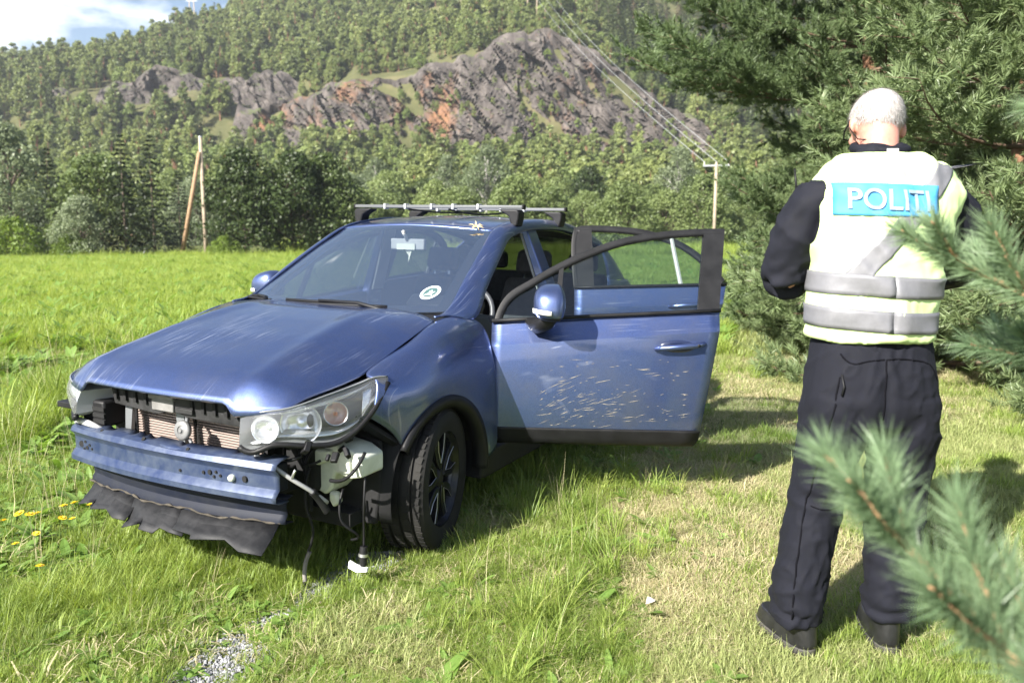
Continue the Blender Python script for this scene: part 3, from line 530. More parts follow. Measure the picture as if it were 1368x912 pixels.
def arch(xc, th0, th1, sgn, y0=.872, r0=.345, r1=.405):
    th = np.linspace(rad(th0), rad(th1), 40); rows = []
    for r_, dy in ((r0, -.05), (r0, .004), ((r0+r1)/2, .016), (r1-.004, .014), (r1, -.012)): rows.append(np.stack([xc+r_*np.cos(th), sgn*(y0+dy-.02*np.clip(np.cos(th), 0, 1)**2*(xc > -1)), ZW+r_*np.sin(th)], 1))
    return np.stack(rows)
for s in (1, -1):
    sheet('wheel_arch_cladding', arch(AXF, 34, 186, s), blk, car, .006, s < 0); sheet('wheel_arch_cladding', arch(AXR, -6, 186, s, .876), blk, car, .006, s < 0)
    MB().prism([(-.50, .24), (-.56, .23), (-2.40, .23), (-2.43, .34), (-2.40, .37), (-.66, .37), (-.60, .42), (-.535, .42)], s*.74, s*.868).build('sill_cladding', blk, car, bevel=.012)
    for xc in (AXF, AXR):
        th = np.linspace(rad(-12), rad(192), 30); G = np.stack([np.stack([xc+.40*np.cos(th), np.full(30, s*yy), ZW+.40*np.sin(th)], 1) for yy in (.45, .65, .85)]); sheet('wheel_well_liner', G, dark_in, car, .004)
    bw = MB(); bw.prism([(AXR-.42, .25), (AXR+.42, .25), (AXR+.42, .78), (AXR-.42, .78)], s*.44, s*.45); bw.build('inner_wheel_well', dark_in, car)
# ------------------------------------------------------------------ pillars, roof, glass
pin = [(-.36, .678, 1.066), (-.50, .664, 1.088), (-.72, .628, 1.22), (-.98, .584, 1.372), (-1.2, .545, 1.487), (-1.45, .532, 1.535), (-1.8, .527, 1.556), (-2.2, .515, 1.545), (-2.6, .50, 1.495), (-2.95, .49, 1.425)]
pmd = [(-.44, .705, 1.068), (-.57, .708, 1.092), (-.77, .676, 1.222), (-1.03, .632, 1.375), (-1.245, .588, 1.483), (-1.47, .572, 1.528), (-1.8, .567, 1.546), (-2.2, .556, 1.535), (-2.6, .545, 1.483), (-2.95, .54, 1.41)]
pou = [(-.52, .738, 1.052), (-.63, .752, 1.055), (-.82, .706, 1.185), (-1.07, .656, 1.345), (-1.29, .604, 1.452), (-1.5, .592, 1.496), (-1.8, .588, 1.512), (-2.2, .580, 1.50), (-2.6, .575, 1.44), (-2.9, .585, 1.37)]
pinr = [(a, b_-.045, c-.01) for a, b_, c in pou]
Gp = patch([pin, pmd, pou, pinr], 16, 60); sheet('pillar', Gp, paint, car, .01, False); sheet('pillar', mirror(Gp), paint, car, .01, True)
def sym(half): return [(a, -b_, c) for a, b_, c in half[:0:-1]]+half
roof_rows = [sym([(-1.14, 0, 1.517), (-1.155, .28, 1.508), (-1.2, .545, 1.489)]), sym([(-1.40, 0, 1.562), (-1.41, .28, 1.554), (-1.45, .532, 1.536)]), sym([(-1.8, 0, 1.583), (-1.8, .28, 1.576), (-1.8, .527, 1.557)]), sym([(-2.2, 0, 1.572), (-2.2, .28, 1.565), (-2.2, .515, 1.546)]), sym([(-2.62, 0, 1.53), (-2.61, .28, 1.521), (-2.6, .50, 1.496)]), sym([(-3.0, 0, 1.462), (-2.98, .28, 1.45), (-2.95, .49, 1.426)])]
sheet('roof', patch(roof_rows, 40, 30), paint, car, .012, True, 1)
ws = [sym([(-.345, 0, 1.065), (-.40, .36, 1.07), (-.50, .662, 1.085)]), sym([(-.60, 0, 1.222), (-.645, .33, 1.225), (-.72, .626, 1.218)]), sym([(-.87, 0, 1.378), (-.905, .30, 1.378), (-.98, .582, 1.37)]), sym([(-1.138, 0, 1.514), (-1.155, .28, 1.505), (-1.2, .543, 1.485)])]
Gw = patch(ws, 28, 40); wsn = sheet('windscreen', Gw, glass, car, 0, True)
def offs(G, d):
    du = np.gradient(G, axis=0); dv = np.gradient(G, axis=1); n_ = unit(np.cross(du, dv)); 
    if n_[G.shape[0]//2, G.shape[1]//2, 2] < 0: n_ = -n_
    return G+n_*d
Go = offs(Gw, -.004); FB = MB()
for (a0, a1, b0, b1) in ((0, 3, 0, 40), (26, 28, 0, 40), (2, 27, 0, 3), (2, 27, 37, 40)):
    S = Go[a0:a1, b0:b1]; FB.add(S.reshape(-1, 3), gridfaces(*S.shape[:2]))
FB.build('black_border', blk_g, wsn, True)
# cowl
Gc = patch([sym([(-.30, 0, 1.052), (-.30, .36, 1.05), (-.30, .70, 1.03)]), sym([(-.36, 0, 1.058), (-.42, .36, 1.06), (-.53, .67, 1.078)])], 6, 30); sheet('cowl_panel', Gc, blk, car, 0, True)
for y0, y1, xx in ((-.40, .36, 0), (-.66, -.44, .0)):
    wp = MB(); P = [(-.375-.11*(y/.7)**2, y, 1.093+.006*math.sin(4*y)) for y in np.linspace(y0, y1, 10)]; wp.tube(P, .009, 6); wp.tube([(p[0]-.012, p[1], p[2]+.012) for p in P[1:-2]], [.008]*7, 5)
    wp.tube([(-.31, y1+.14 if y0 > -.5 else -.40, 1.075), (P[-3][0], P[-3][1], P[-3][2]+.014), (P[4][0], P[4][1], P[4][2]+.02)], [.012, .010, .007], 6); wp.build('wiper', blk, car, True)
# rear body
qi = [(-2.405, .872, .335), (-2.44, .875, .50), (-2.57, .878, .65), (-2.756, .878, .72), (-2.92, .875, .70), (-3.06, .87, .607), (-3.15, .86, .467), (-3.175, .85, .335)]
qm = [(-2.38, .876, .34), (-2.40, .88, .56), (-2.52, .882, .80), (-2.74, .88, .92), (-2.98, .86, .92), (-3.2, .82, .82), (-3.32, .79, .53), (-3.32, .79, .335)]
qo = [(-2.35, .872, .36), (-2.36, .878, .62), (-2.47, .80, 1.12), (-2.75, .785, 1.13), (-3.05, .75, 1.12), (-3.36, .64, 1.05), (-3.48, .62, .60), (-3.46, .62, .335)]
Gq = patch([qi, qm, qo], 18, 46); sheet('quarter_panel', Gq, paint, car, .01, True, 1); sheet('quarter_panel', mirror(Gq), paint, car, .01, False, 1)
Gd = patch([[(-2.5, .79, 1.13), (-2.9, .76, 1.13), (-3.33, .65, 1.05)], [(-2.72, .67, 1.30), (-2.95, .66, 1.28), (-3.18, .58, 1.22)], [(-2.82, .575, 1.41), (-2.93, .55, 1.405), (-3.0, .50, 1.40)]], 12, 14)
sheet('rear_pillar', Gd, paint, car, .01, True, 1); sheet('rear_pillar', mirror(Gd), paint, car, .01, False, 1)
tg = [sym([(-3.0, 0, 1.46), (-2.98, .28, 1.45), (-2.96, .49, 1.42)]), sym([(-3.34, 0, 1.09), (-3.31, .32, 1.085), (-3.25, .60, 1.08)])]; sheet('rear_window', patch(tg, 10, 20), glass_dk, car, 0, False)
tg = [sym([(-3.33, 0, 1.10), (-3.31, .32, 1.09), (-3.25, .62, 1.08)]), sym([(-3.47, 0, .95), (-3.44, .32, .94), (-3.36, .64, .93)]), sym([(-3.52, 0, .65), (-3.5, .32, .65), (-3.45, .64, .65)]), sym([(-3.56, 0, .48), (-3.54, .36, .48), (-3.44, .68, .48)]), sym([(-3.48, 0, .27), (-3.46, .36, .27), (-3.38, .70, .27)])]; sheet('tailgate', patch(tg, 24, 24), paint, car, .01, False)
# floor, bulkhead, black boxes standing in for the engine bay's shade
fl = MB(); fl.box((-1.5, 0, .27), (3.7, 1.42, .06)); fl.build('floor_pan', dark_in, car)
fb = MB(); fb.box((-.52, 0, .66), (.05, 1.30, .76)); fb.box((-.03, 0, .60), (.92, .88, .46)); fb.box((-3.0, 0, .62), (.5, 1.2, .6)); fb.build('bulkhead_and_bay_shade', dark_in, car)  # bulkhead, plus black boxes that paint the unlit inside of the bay
fi = MB(); fi.box((.26, .50, .60), (.36, .20, .40)); fi.box((.26, -.50, .60), (.36, .20, .40)); fi.box((.36, .60, .70), (.30, .12, .16)); fi.build('inner_wing', dark_in, car, bevel=.02)
MB().box((.44, -.02, .55), (.02, 1.20, .46)).build('dark_backing', dark_in, car)  # added dark sheet that paints the gaps beside the radiator as shade
# interior
ins = MB(); ins.prism([(-.50, 1.055), (-.62, 1.075), (-.95, 1.03), (-1.05, .93), (-1.02, .62), (-.85, .5), (-.52, .5)], -.66, .66); ins.build('dashboard', pbr('dash', (.05, .055, .06), .7, var=.15), car, bevel=.03, seg=3)
ib = MB(); ib.prism([(-.78, 1.07), (-.86, 1.13), (-1.02, 1.10), (-1.04, 1.02)], .20, .56); ib.build('instrument_hood', blk, car, bevel=.02)
sw = MB(); ring = [(math.cos(a)*.185, math.sin(a)*.185) for a in np.linspace(0, 2*math.pi, 33)]; cs, sn = math.cos(rad(25)), math.sin(rad(25)); swc = (-1.16, .38, .98)
sw.tube([(swc[0]+p[1]*-sn, swc[1]+p[0], swc[2]+p[1]*cs) for p in ring], .016, 8, cap=False)
for a in (0, math.pi, -math.pi/2): sw.tube([swc, (swc[0]-math.sin(a)*.18*sn, swc[1]+math.cos(a)*.18, swc[2]+math.sin(a)*.18*cs)], [.03, .018], 6)
sw.lathe([(0, .02), (.06, .02), (.075, -.01), (.05, -.05)], swc, 'x', 16); sw.build('steering_wheel', pbr('wheel_leather', (.06, .06, .065), .4), car, True)
for yy in (.37, -.37):
    st = MB(); st.box((-1.75, yy, .55), (.52, .50, .20)); R = Matrix.Rotation(rad(-18), 3, 'Y'); st.box((-2.02, yy, .86), (.16, .48, .62), R, taper=(.8, .8)); seat = st.build('front_seat', cloth_s, car, bevel=.05, seg=3)
    hr = MB(); hr.box((-2.13, yy, 1.27), (.10, .25, .17), R); hr.build('headrest', cloth_s, seat, bevel=.04, seg=3)
    for k in (-.06, .06): MB().tube([(-2.09, yy+k, 1.12), (-2.12, yy+k, 1.22)], .006, 5).build('headrest_post', chrome, seat)
rs = MB(); rs.box((-2.55, 0, .55), (.5, 1.26, .2)); rs.box((-2.86, 0, .86), (.14, 1.24, .62), Matrix.Rotation(rad(-20), 3, 'Y')); rs.build('rear_bench', cloth_s, car, bevel=.05, seg=3)
for yy in (-.4, 0, .4): b_ = MB(); b_.box((-2.98, yy, 1.24), (.09, .24, .14)); b_.build('rear_headrest', cloth_s, car, bevel=.035, seg=3)
mi_ = MB(); mi_.box((-1.10, .02, 1.40), (.03, .24, .065)); mi_.tube([(-1.04, 0.02, 1.48), (-1.09, .02, 1.42)], .012, 6); mi_.build('interior_mirror', trim_g, car, bevel=.012)
ch = MB(); ch.add([(-1.09, -.005, 1.37), (-1.09, .05, 1.365), (-1.08, .03, 1.29), (-1.10, .02, 1.33)], [(0, 1, 2, 3)]); ch.box((-1.085, .015, 1.385), (.02, .13, .035)); ch.build('hanging_tag', white_p, car)
for s in (1, -1):
    bp_ = MB(); bp_.add([(-1.60, s*.565, 1.50), (-1.74, s*.565, 1.50), (-1.80, s*.80, .40), (-1.66, s*.80, .40), (-1.63, s*.74, 1.06), (-1.77, s*.74, 1.06), (-1.60, s*.525, 1.49), (-1.74, s*.525, 1.49), (-1.80, s*.72, .40), (-1.66, s*.72, .40), (-1.63, s*.67, 1.06), (-1.77, s*.67, 1.06)],
        [(0, 1, 5, 4), (4, 5, 2, 3), (6, 10, 11, 7), (10, 9, 8, 11), (0, 4, 10, 6), (4, 3, 9, 10), (1, 7, 11, 5), (5, 11, 8, 2), (0, 6, 7, 1)]); bp_.build('centre_pillar', paint, car, bevel=.008)
    tr_ = MB(); tr_.add([(-1.61, s*.523, 1.49), (-1.73, s*.523, 1.49), (-1.76, s*.665, 1.06), (-1.64, s*.665, 1.06), (-1.61, s*.510, 1.485), (-1.73, s*.510, 1.485), (-1.76, s*.650, 1.06), (-1.64, s*.650, 1.06)], [(0, 1, 2, 3), (4, 7, 6, 5), (0, 3, 7, 4), (1, 5, 6, 2)]); tr_.build('pillar_trim', trim_g, car)
sheet('headliner', patch([[(p[0], p[1]*.94, p[2]-.03) for p in r_] for r_ in roof_rows], 16, 12), pbr('headliner', (.22, .22, .22), .95), car, 0)
# ------------------------------------------------------------------ doors
def door(name, hinge, pan, frame, belt, glasspoly, bpil, s, op, parent):
    """pan: list of columns (s, [z rows], [y rows]); in closed place relative to the hinge; s side, op opening angle"""
    hx, hy = hinge
    G = np.array([[(-c[0][k] if isinstance(c[0], (list, np.ndarray)) else -c[0], s*(c[2][k]-hy), c[1][k]) for k in range(len(c[1]))] for c in pan])
    o = sheet(name, G, paint_door, parent, .05, s > 0, -1); sharp(o.data, 14); o.location = (hx, s*hy, .03 if op else 0); o.rotation_euler = (0, 0, -s*rad(op)); return o
def yw(z): return .796-(z-1.0)*.445
ZR = np.array([.36, .372, .40, .45, .455, .52, .60, .70, .80]); YR = np.array([.835, .855, .868, .877, .882, .887, .888, .886, .881])
def front_cols():
    cols = []
    for t_ in np.linspace(0, 1, 22):
        cz = .875+.095*t_; bz = .998+.075*t_; z = np.r_[ZR, cz-.03, cz-.006, cz+.004, cz+.035, bz-.02, bz-.004]; y = np.r_[YR, .875, .872, .8705, .845, .800, .790]
        y = y-.012*(1-t_)**2-.006*t_**3
        re = np.interp(z, [.36, .40, .55, .75, .95, 1.08], [1.065, 1.085, 1.105, 1.135, 1.165, 1.185]); cols.append((list(t_*re), z, y))
    return cols
def rear_cols():
    cols = []
    for t_ in np.linspace(0, 1, 18):
        cz = .975+.045*t_; bz = 1.105+.04*t_; z = np.r_[ZR, .88, cz-.03, cz-.006, cz+.004, cz+.035, bz-.02, bz-.004]; y = np.r_[YR, .878, .875, .872, .8705, .845, .798, .788]
        re = np.interp(z, [.36, .45, .60, .75, .894, 1.0, 1.15], [.57, .57, .60, .72, .87, .93, .972]); cols.append((list(t_*re), z, y))
    return cols
def bar(path, wd, th, hy, s, inn=0):
    """flat window-frame bar along (s,z) path, width wd inwards (down/right), thickness th"""
    P = crv(path, 40); tg_ = unit(np.gradient(P, axis=0)); nn = np.stack([tg_[:, 1], -tg_[:, 0]], 1); rows = []
    for q, dy in ((0, 0), (0, -th), (wd, -th), (wd, 0), (wd*.5, .006), (0, 0)):
        Q = P+nn*q; rows.append(np.stack([-Q[:, 0], s*(yw(Q[:, 1])-hy+dy-inn), Q[:, 1]], 1))
    return np.stack(rows)
fr_path = [(.012, 1.0), (.07, 1.125), (.20, 1.212), (.35, 1.298), (.52, 1.375), (.70, 1.436), (.95, 1.478), (1.235, 1.494)]
rr_path = [(.0, 1.10), (.0, 1.47), (.03, 1.492), (.30, 1.496), (.55, 1.46), (.78, 1.36), (.976, 1.165)]
def front_door(s, op):
    hy = .83; d = door('front_door', (-.668, hy), front_cols(), None, None, None, None, s, op, car)
    sheet('window_frame', bar(fr_path, .040, .03, hy, s), blk, d, 0, s < 0)
    f2 = MB(); pv = [(1.075, 1.068), (1.185, 1.07), (1.238, 1.492), (1.125, 1.47)]; A = [(-a, s*(yw(c)-hy+.004), c) for a, c in pv]; B = [(-a, s*(yw(c)-hy-.03), c) for a, c in pv]; f2.add(A+B, [(0, 1, 2, 3), (7, 6, 5, 4), (0, 4, 5, 1), (1, 5, 6, 2), (2, 6, 7, 3), (3, 7, 4, 0)]); f2.build('pillar_cover', blk, d)
    f3 = MB(); pv = [(.325, 1.02), (.352, 1.02), (.375, 1.295), (.350, 1.282)]; A = [(-a, s*(yw(c)-hy+.003), c) for a, c in pv]; B = [(-a, s*(yw(c)-hy-.025), c) for a, c in pv]; f3.add(A+B, [(0, 1, 2, 3), (7, 6, 5, 4), (0, 4, 5, 1), (1, 5, 6, 2), (2, 6, 7, 3), (3, 7, 4, 0)]); f3.build('divider_bar', blk, d)
    bs_ = MB(); bs_.tube([(-t_*1.185, s*(.798-hy), 1.0+.075*t_) for t_ in np.linspace(.0, 1, 8)], .011, 6); bs_.build('belt_moulding', blk, d, True)
    P = crv(fr_path, 40)+np.array([.02, -.02]); P = P[(P[:, 0] > .02) & (P[:, 0] < 1.20)]; G = np.stack([np.stack([-P[:, 0], s*(yw(z_)-hy-.012), z_], 1) for z_ in [1.0+.075*P[:, 0]/1.2+(P[:, 1]-1.0-.075*P[:, 0]/1.2)*k for k in np.linspace(0, 1, 6)]]); sheet('window_glass', G, glass_d, d, 0, s < 0)
    cl = MB(); 
    G2 = np.array([[(-t_*np.interp(z_, [.36, .40, .55], [1.065, 1.085, 1.105]), s*(np.interp(z_, ZR, YR)-hy+.007-.012*(1-t_)**2), z_) for z_ in (.358, .37, .40, .44, .452)] for t_ in np.linspace(0.004, .998, 14)]); sheet('lower_cladding', G2, blk, d, .006, s > 0, -1)
    hd = MB(); hz_ = .905; hy_ = s*(.876-hy)
    hd.tube([(-.845, hy_+s*.002, hz_-.028), (-.87, hy_+s*.028, hz_-.018), (-.97, hy_+s*.036, hz_-.008), (-1.05, hy_+s*.028, hz_), (-1.09, hy_-s*.004, hz_+.004)], [.013, .015, .016, .017, .016], 8, sy=.9); hd.tube([(-1.055, hy_+s*.034, hz_+.001), (-1.055, hy_+s*.046, hz_+.001)], .008, 8, m=1); hd.build('door_handle', [paint, blk], d, True)
    V = []; n_ = 24
    hc = MB(); hc.lathe([(0, .010), (.03, .012), (.052, .0125), (.066, .004), (.068, -.01)], (0, 0, 0), 'z', 24); 
    hc.v = [(-.955+p[0]*1.45, hy_+s*(p[2]-.010), hz_-.012+p[1]*.52) for p in hc.v]; hc.build('handle_recess_shade', pbr('recess_shade_blue', (.012, .018, .05), .3, coat=1), d, True)  # shallow cap in darker blue, painting the shade of a hollow
    it = MB(); it.add([(-.03, s*(.79-hy), .40), (-1.03, s*(.79-hy), .40), (-1.13, s*(.765-hy), 1.05), (-.02, s*(.765-hy), .98), (-.03, s*(.73-hy), .40), (-1.03, s*(.73-hy), .40), (-1.13, s*(.70-hy), 1.05), (-.02, s*(.70-hy), .98)], [(0, 1, 2, 3), (7, 6, 5, 4), (0, 4, 5, 1), (1, 5, 6, 2), (2, 6, 7, 3), (3, 7, 4, 0)]); it.build('inner_trim', blk, d, bevel=.01)
    return d
def door_streaks(d, s, hy=.83):
    r = np.random.default_rng(12); V = []; F = []; cz = [c for c in front_cols()]
    def surf(a, z):
        t_ = min(1, a/1.1); return np.interp(z, np.r_[ZR, .88, .97], np.r_[YR, .876, .871])-.012*(1-t_)**2-hy+.0012
    for i in range(150):
        if i < 85: a = .26+abs(r.normal())*.30; z = .57+r.normal()*.07+.02*a; an = .42-.35*(a-.28)+r.normal()*.12
        else: a = .35+.72*r.random(); z = .50+.33*r.random()**1.3; an = .08+r.normal()*.14
        l_ = (.012+.075*r.random()**2.2); w2 = .0004+.0005*r.random(); a = min(a, 1.0); z = max(.47, z)
        dx, dz = math.cos(an)*l_/2, math.sin(an)*l_/2; b_ = len(V)
        for q, (px, pz) in enumerate(((-dx, -dz), (0, -w2*1.5), (dx, dz), (0, w2*1.5))): V.append((-(a+px), s*surf(a+px, z+pz), z+pz))
        F.append((b_, b_+1, b_+2, b_+3))
    o = mk('dried_grass_streaks', V, F, pbr('dry_grass_streak', (.30, .27, .21), .9), d, False); tag(o, kind='stuff')
def rear_door(s, op):
    hy = .83; d = door('rear_door', (-1.775, hy), rear_cols(), None, None, None, None, s, op, car)
    sheet('window_frame', bar(rr_path, .045, .03, hy, s), blk, d, 0, s < 0)
    f2 = MB(); pv = [(.0, 1.105), (.13, 1.105), (.115, 1.49), (.0, 1.485)]; A = [(-a, s*(yw(c)-hy+.004), c) for a, c in pv]; B = [(-a, s*(yw(c)-hy-.03), c) for a, c in pv]; f2.add(A+B, [(0, 1, 2, 3), (7, 6, 5, 4), (0, 4, 5, 1), (1, 5, 6, 2), (2, 6, 7, 3), (3, 7, 4, 0)]); f2.build('pillar_cover', blk, d)
    f3 = MB(); f3.tube([(-.69, s*(yw(1.13)-hy), 1.13), (-.64, s*(yw(1.42)-hy), 1.42)], .014, 6); f3.build('divider_bar', trim_g, d)
    bs_ = MB(); bs_.tube([(-t_*.97, s*(.795-hy), 1.105+.04*t_) for t_ in np.linspace(.0, 1, 8)], .010, 6); bs_.build('belt_moulding', blk, d, True)
    P = crv(rr_path, 60)[20:]+np.array([.0, -.02]); P = P[(P[:, 0] > .03) & (P[:, 0] < .955)]; G = np.stack([np.stack([-P[:, 0], s*(yw(z_)-hy-.012), z_], 1) for z_ in [1.105+.04*P[:, 0]+(P[:, 1]-1.105-.04*P[:, 0])*k for k in np.linspace(0, 1, 6)]]); sheet('window_glass', G, glass_d, d, 0, s < 0)
    hd = MB(); hz_ = 1.02; hy_ = s*(.866-hy); hd.tube([(-.60, hy_, hz_-.02), (-.63, hy_+s*.032, hz_-.012), (-.72, hy_+s*.038, hz_-.005), (-.79, hy_+s*.03, hz_), (-.82, hy_-s*.004, hz_+.004)], [.013, .015, .016, .017, .016], 8); hd.build('door_handle', paint, d, True)
    it = MB(); it.add([(-.03, s*(.79-hy), .40), (-.55, s*(.79-hy), .40), (-.92, s*(.76-hy), 1.13), (-.02, s*(.76-hy), 1.10), (-.03, s*(.73-hy), .40), (-.55, s*(.73-hy), .40), (-.92, s*(.70-hy), 1.13), (-.02, s*(.70-hy), 1.10)], [(0, 1, 2, 3), (7, 6, 5, 4), (0, 4, 5, 1), (1, 5, 6, 2), (2, 6, 7, 3), (3, 7, 4, 0)]); it.build('inner_trim', blk, d, bevel=.01)
    return d
fdl = front_door(1, 63.5); rdl = rear_door(1, 64); fdr = front_door(-1, 0); rdr = rear_door(-1, 0)
tag(fdl, 'open front door with dried grass streaks and a wing mirror'); tag(rdl, 'open rear door seen through the front door window')
def wing_mirror(d, s):
    hy = .83; c = Vector((-.315, s*(.985-hy), 1.115))
    def ell(nu_, nv_, f): return [f(i/(nu_-1), j/nv_) for i in range(nu_) for j in range(nv_)]
    nu_, nv_ = 18, 28; V = []; 
    for i in range(nu_):
        for j in range(nv_):
            a = -math.pi/2+math.pi*i/(nu_-1); b_ = 2*math.pi*j/nv_; ex = .72
            cx_ = lambda q: math.copysign(abs(math.cos(q))**ex, math.cos(q)); sx_ = lambda q: math.copysign(abs(math.sin(q))**ex, math.sin(q))
            x = cx_(a)*cx_(b_); y = cx_(a)*sx_(b_); z = sx_(a)
            px = .105*x*(1.0 if x > 0 else .5)  # front shell bulges forward, flat glass behind
            py = .108*y*(1-.12*z); pz = .088*z*(1-.10*y)-.012*y
            V.append((c.x+px, c.y+s*py, c.z+pz))
    F = []; M = []
    for i in range(nu_-1):
        for j in range(nv_):
            F.append((i*nv_+j, i*nv_+(j+1) % nv_, (i+1)*nv_+(j+1) % nv_, (i+1)*nv_+j)); M.append(1 if i < 5 else 0)
    m = mk('wing_mirror', V, F, [paint, blk], d, True, M)
    bm = bmesh.new(); bm.from_mesh(m.data); bmesh.ops.recalc_face_normals(bm, faces=bm.faces); bm.to_mesh(m.data); bm.free()
    st = MB(); st.tube([(-.20, s*(.80-hy), 1.0), (-.24, s*(.86-hy), .985), (-.275, s*(.925-hy), 1.01), (-.305, s*(.965-hy), 1.06)], [.035, .055, .052, .045], 12, sy=.75); st.build('mirror_stalk', blk, d, True)
    ln = MB(); G = []
    for i in range(8):
        for j in range(4):
            a = rad(-5+75*i/7); q = -.026-.022*j/3+.005*math.cos(a*2); G.append((c.x+.1085*math.cos(a*1.15)*.98, c.y+s*(.036+.080*math.sin(a*1.1)), c.z+q))
    ln.add(G, gridfaces(8, 4)); o_ = ln.build('indicator_lens', pbr('indicator', (.62, .62, .58), .12, spec=.8, coat=1), d, True); sm = o_.modifiers.new('s', 'SOLIDIFY'); sm.thickness = .008; sm.offset = 0
door_streaks(fdl, 1); wing_mirror(fdl, 1); wing_mirror(fdr, -1)
lamp_h = pbr('lamp_housing', (.40, .405, .41), .3); lampgrey = pbr('lamp_reflector', (.85, .86, .88), .2, metal=.75)
# ------------------------------------------------------------------ wheels
def wheel(xc, yc, s, steer):
    w_ = empty('wheel', (xc, yc*s, ZW), rad(steer), car)
    ty = MB(); g = .012; prof = [(.225, -.098), (.255, -.108), (.295, -.112), (.318, -.105), (.330, -.092), (.333, -.062), (.333-g, -.060), (.333-g, -.050), (.333, -.048), (.3345, -.008), (.3345-g, -.006), (.3345-g, .006), (.3345, .008), (.333, .048), (.333-g, .050), (.333-g, .060), (.333, .062), (.330, .092), (.318, .105), (.295, .112), (.255, .108), (.225, .098)]
    ty.lathe(prof, (0, 0, 0), 'y', 64); tyre = ty.build('tyre', rub, w_, auto=30)
    tb = MB()
    for i in range(60):      # tread blocks and sipes standing a little proud
        a = 2*math.pi*i/60
        for yy, sk in ((-.078, .02), (-.028, -.02), (.028, .02), (.078, -.02)):
            R = Matrix.Rotation(a, 3, 'Y'); tb.box(R @ Vector((.3305, yy, 0)), (.010, .028, .026), R @ Matrix.Rotation(sk*8, 3, 'X'))
    tb.build('tread_blocks', rub, tyre)
    rm = MB(); rm.lathe([(.228, -.095), (.218, -.09), (.205, -.06), (.20, .05), (.212, .075), (.226, .088), (.230, .096), (.222, .096), (.205, .07)], (0, 0, 0), 'y', 48); rm.build('rim', blk_g, w_, auto=40)
    for k in range(5):
        a = 2*math.pi*k/5+.3; sp = MB()
        for q in (-1, 1):
            P = [(.035, q*.018), (.055, q*.040), (.13, q*.050), (.207, q*.088), (.207, q*.052), (.15, q*.022), (.09, q*.010)]
            sp.prism(P, .052, .078, 'y', 0)
        Rm = Matrix.Rotation(a, 3, 'Y'); sp.v = [tuple((Rm @ Vector(p))*1) for p in sp.v]; sp.v = [(p[0], s*p[1], p[2]) for p in sp.v]
        spo = sp.build('spoke', blk_g, w_, bevel=.003)
        ed = MB()
        for q in (-1, 1): ed.tube([Rm @ Vector(p) for p in [(.06, .0785, q*.042), (.13, .0785, q*.052), (.203, .080, q*.088)]], .0016, 4)
        ed.v = [(p[0], s*p[1], p[2]) for p in ed.v]; ed.build('machined_edge', alu, spo)
    hb = MB(); hb.lathe([(0, .084), (.024, .083), (.034, .078), (.05, .07), (.06, .03)], (0, 0, 0), 'y', 20); hb.v = [(p[0], s*p[1], p[2]) for p in hb.v]; hb.build('hub_cap', blk, w_, True)
    bd = MB(); bd.lathe([(0, .01), (.15, .01), (.15, -.02), (0, -.02)], (0, 0, 0), 'y', 28); bd.v = [(p[0], s*p[1], p[2]) for p in bd.v]; bd.build('brake_disc', steel_d, w_)
for xc, s, stg in ((AXF, 1, 13), (AXF, -1, 13), (AXR, 1, 0), (AXR, -1, 0)): wheel(xc, .762, s, stg)
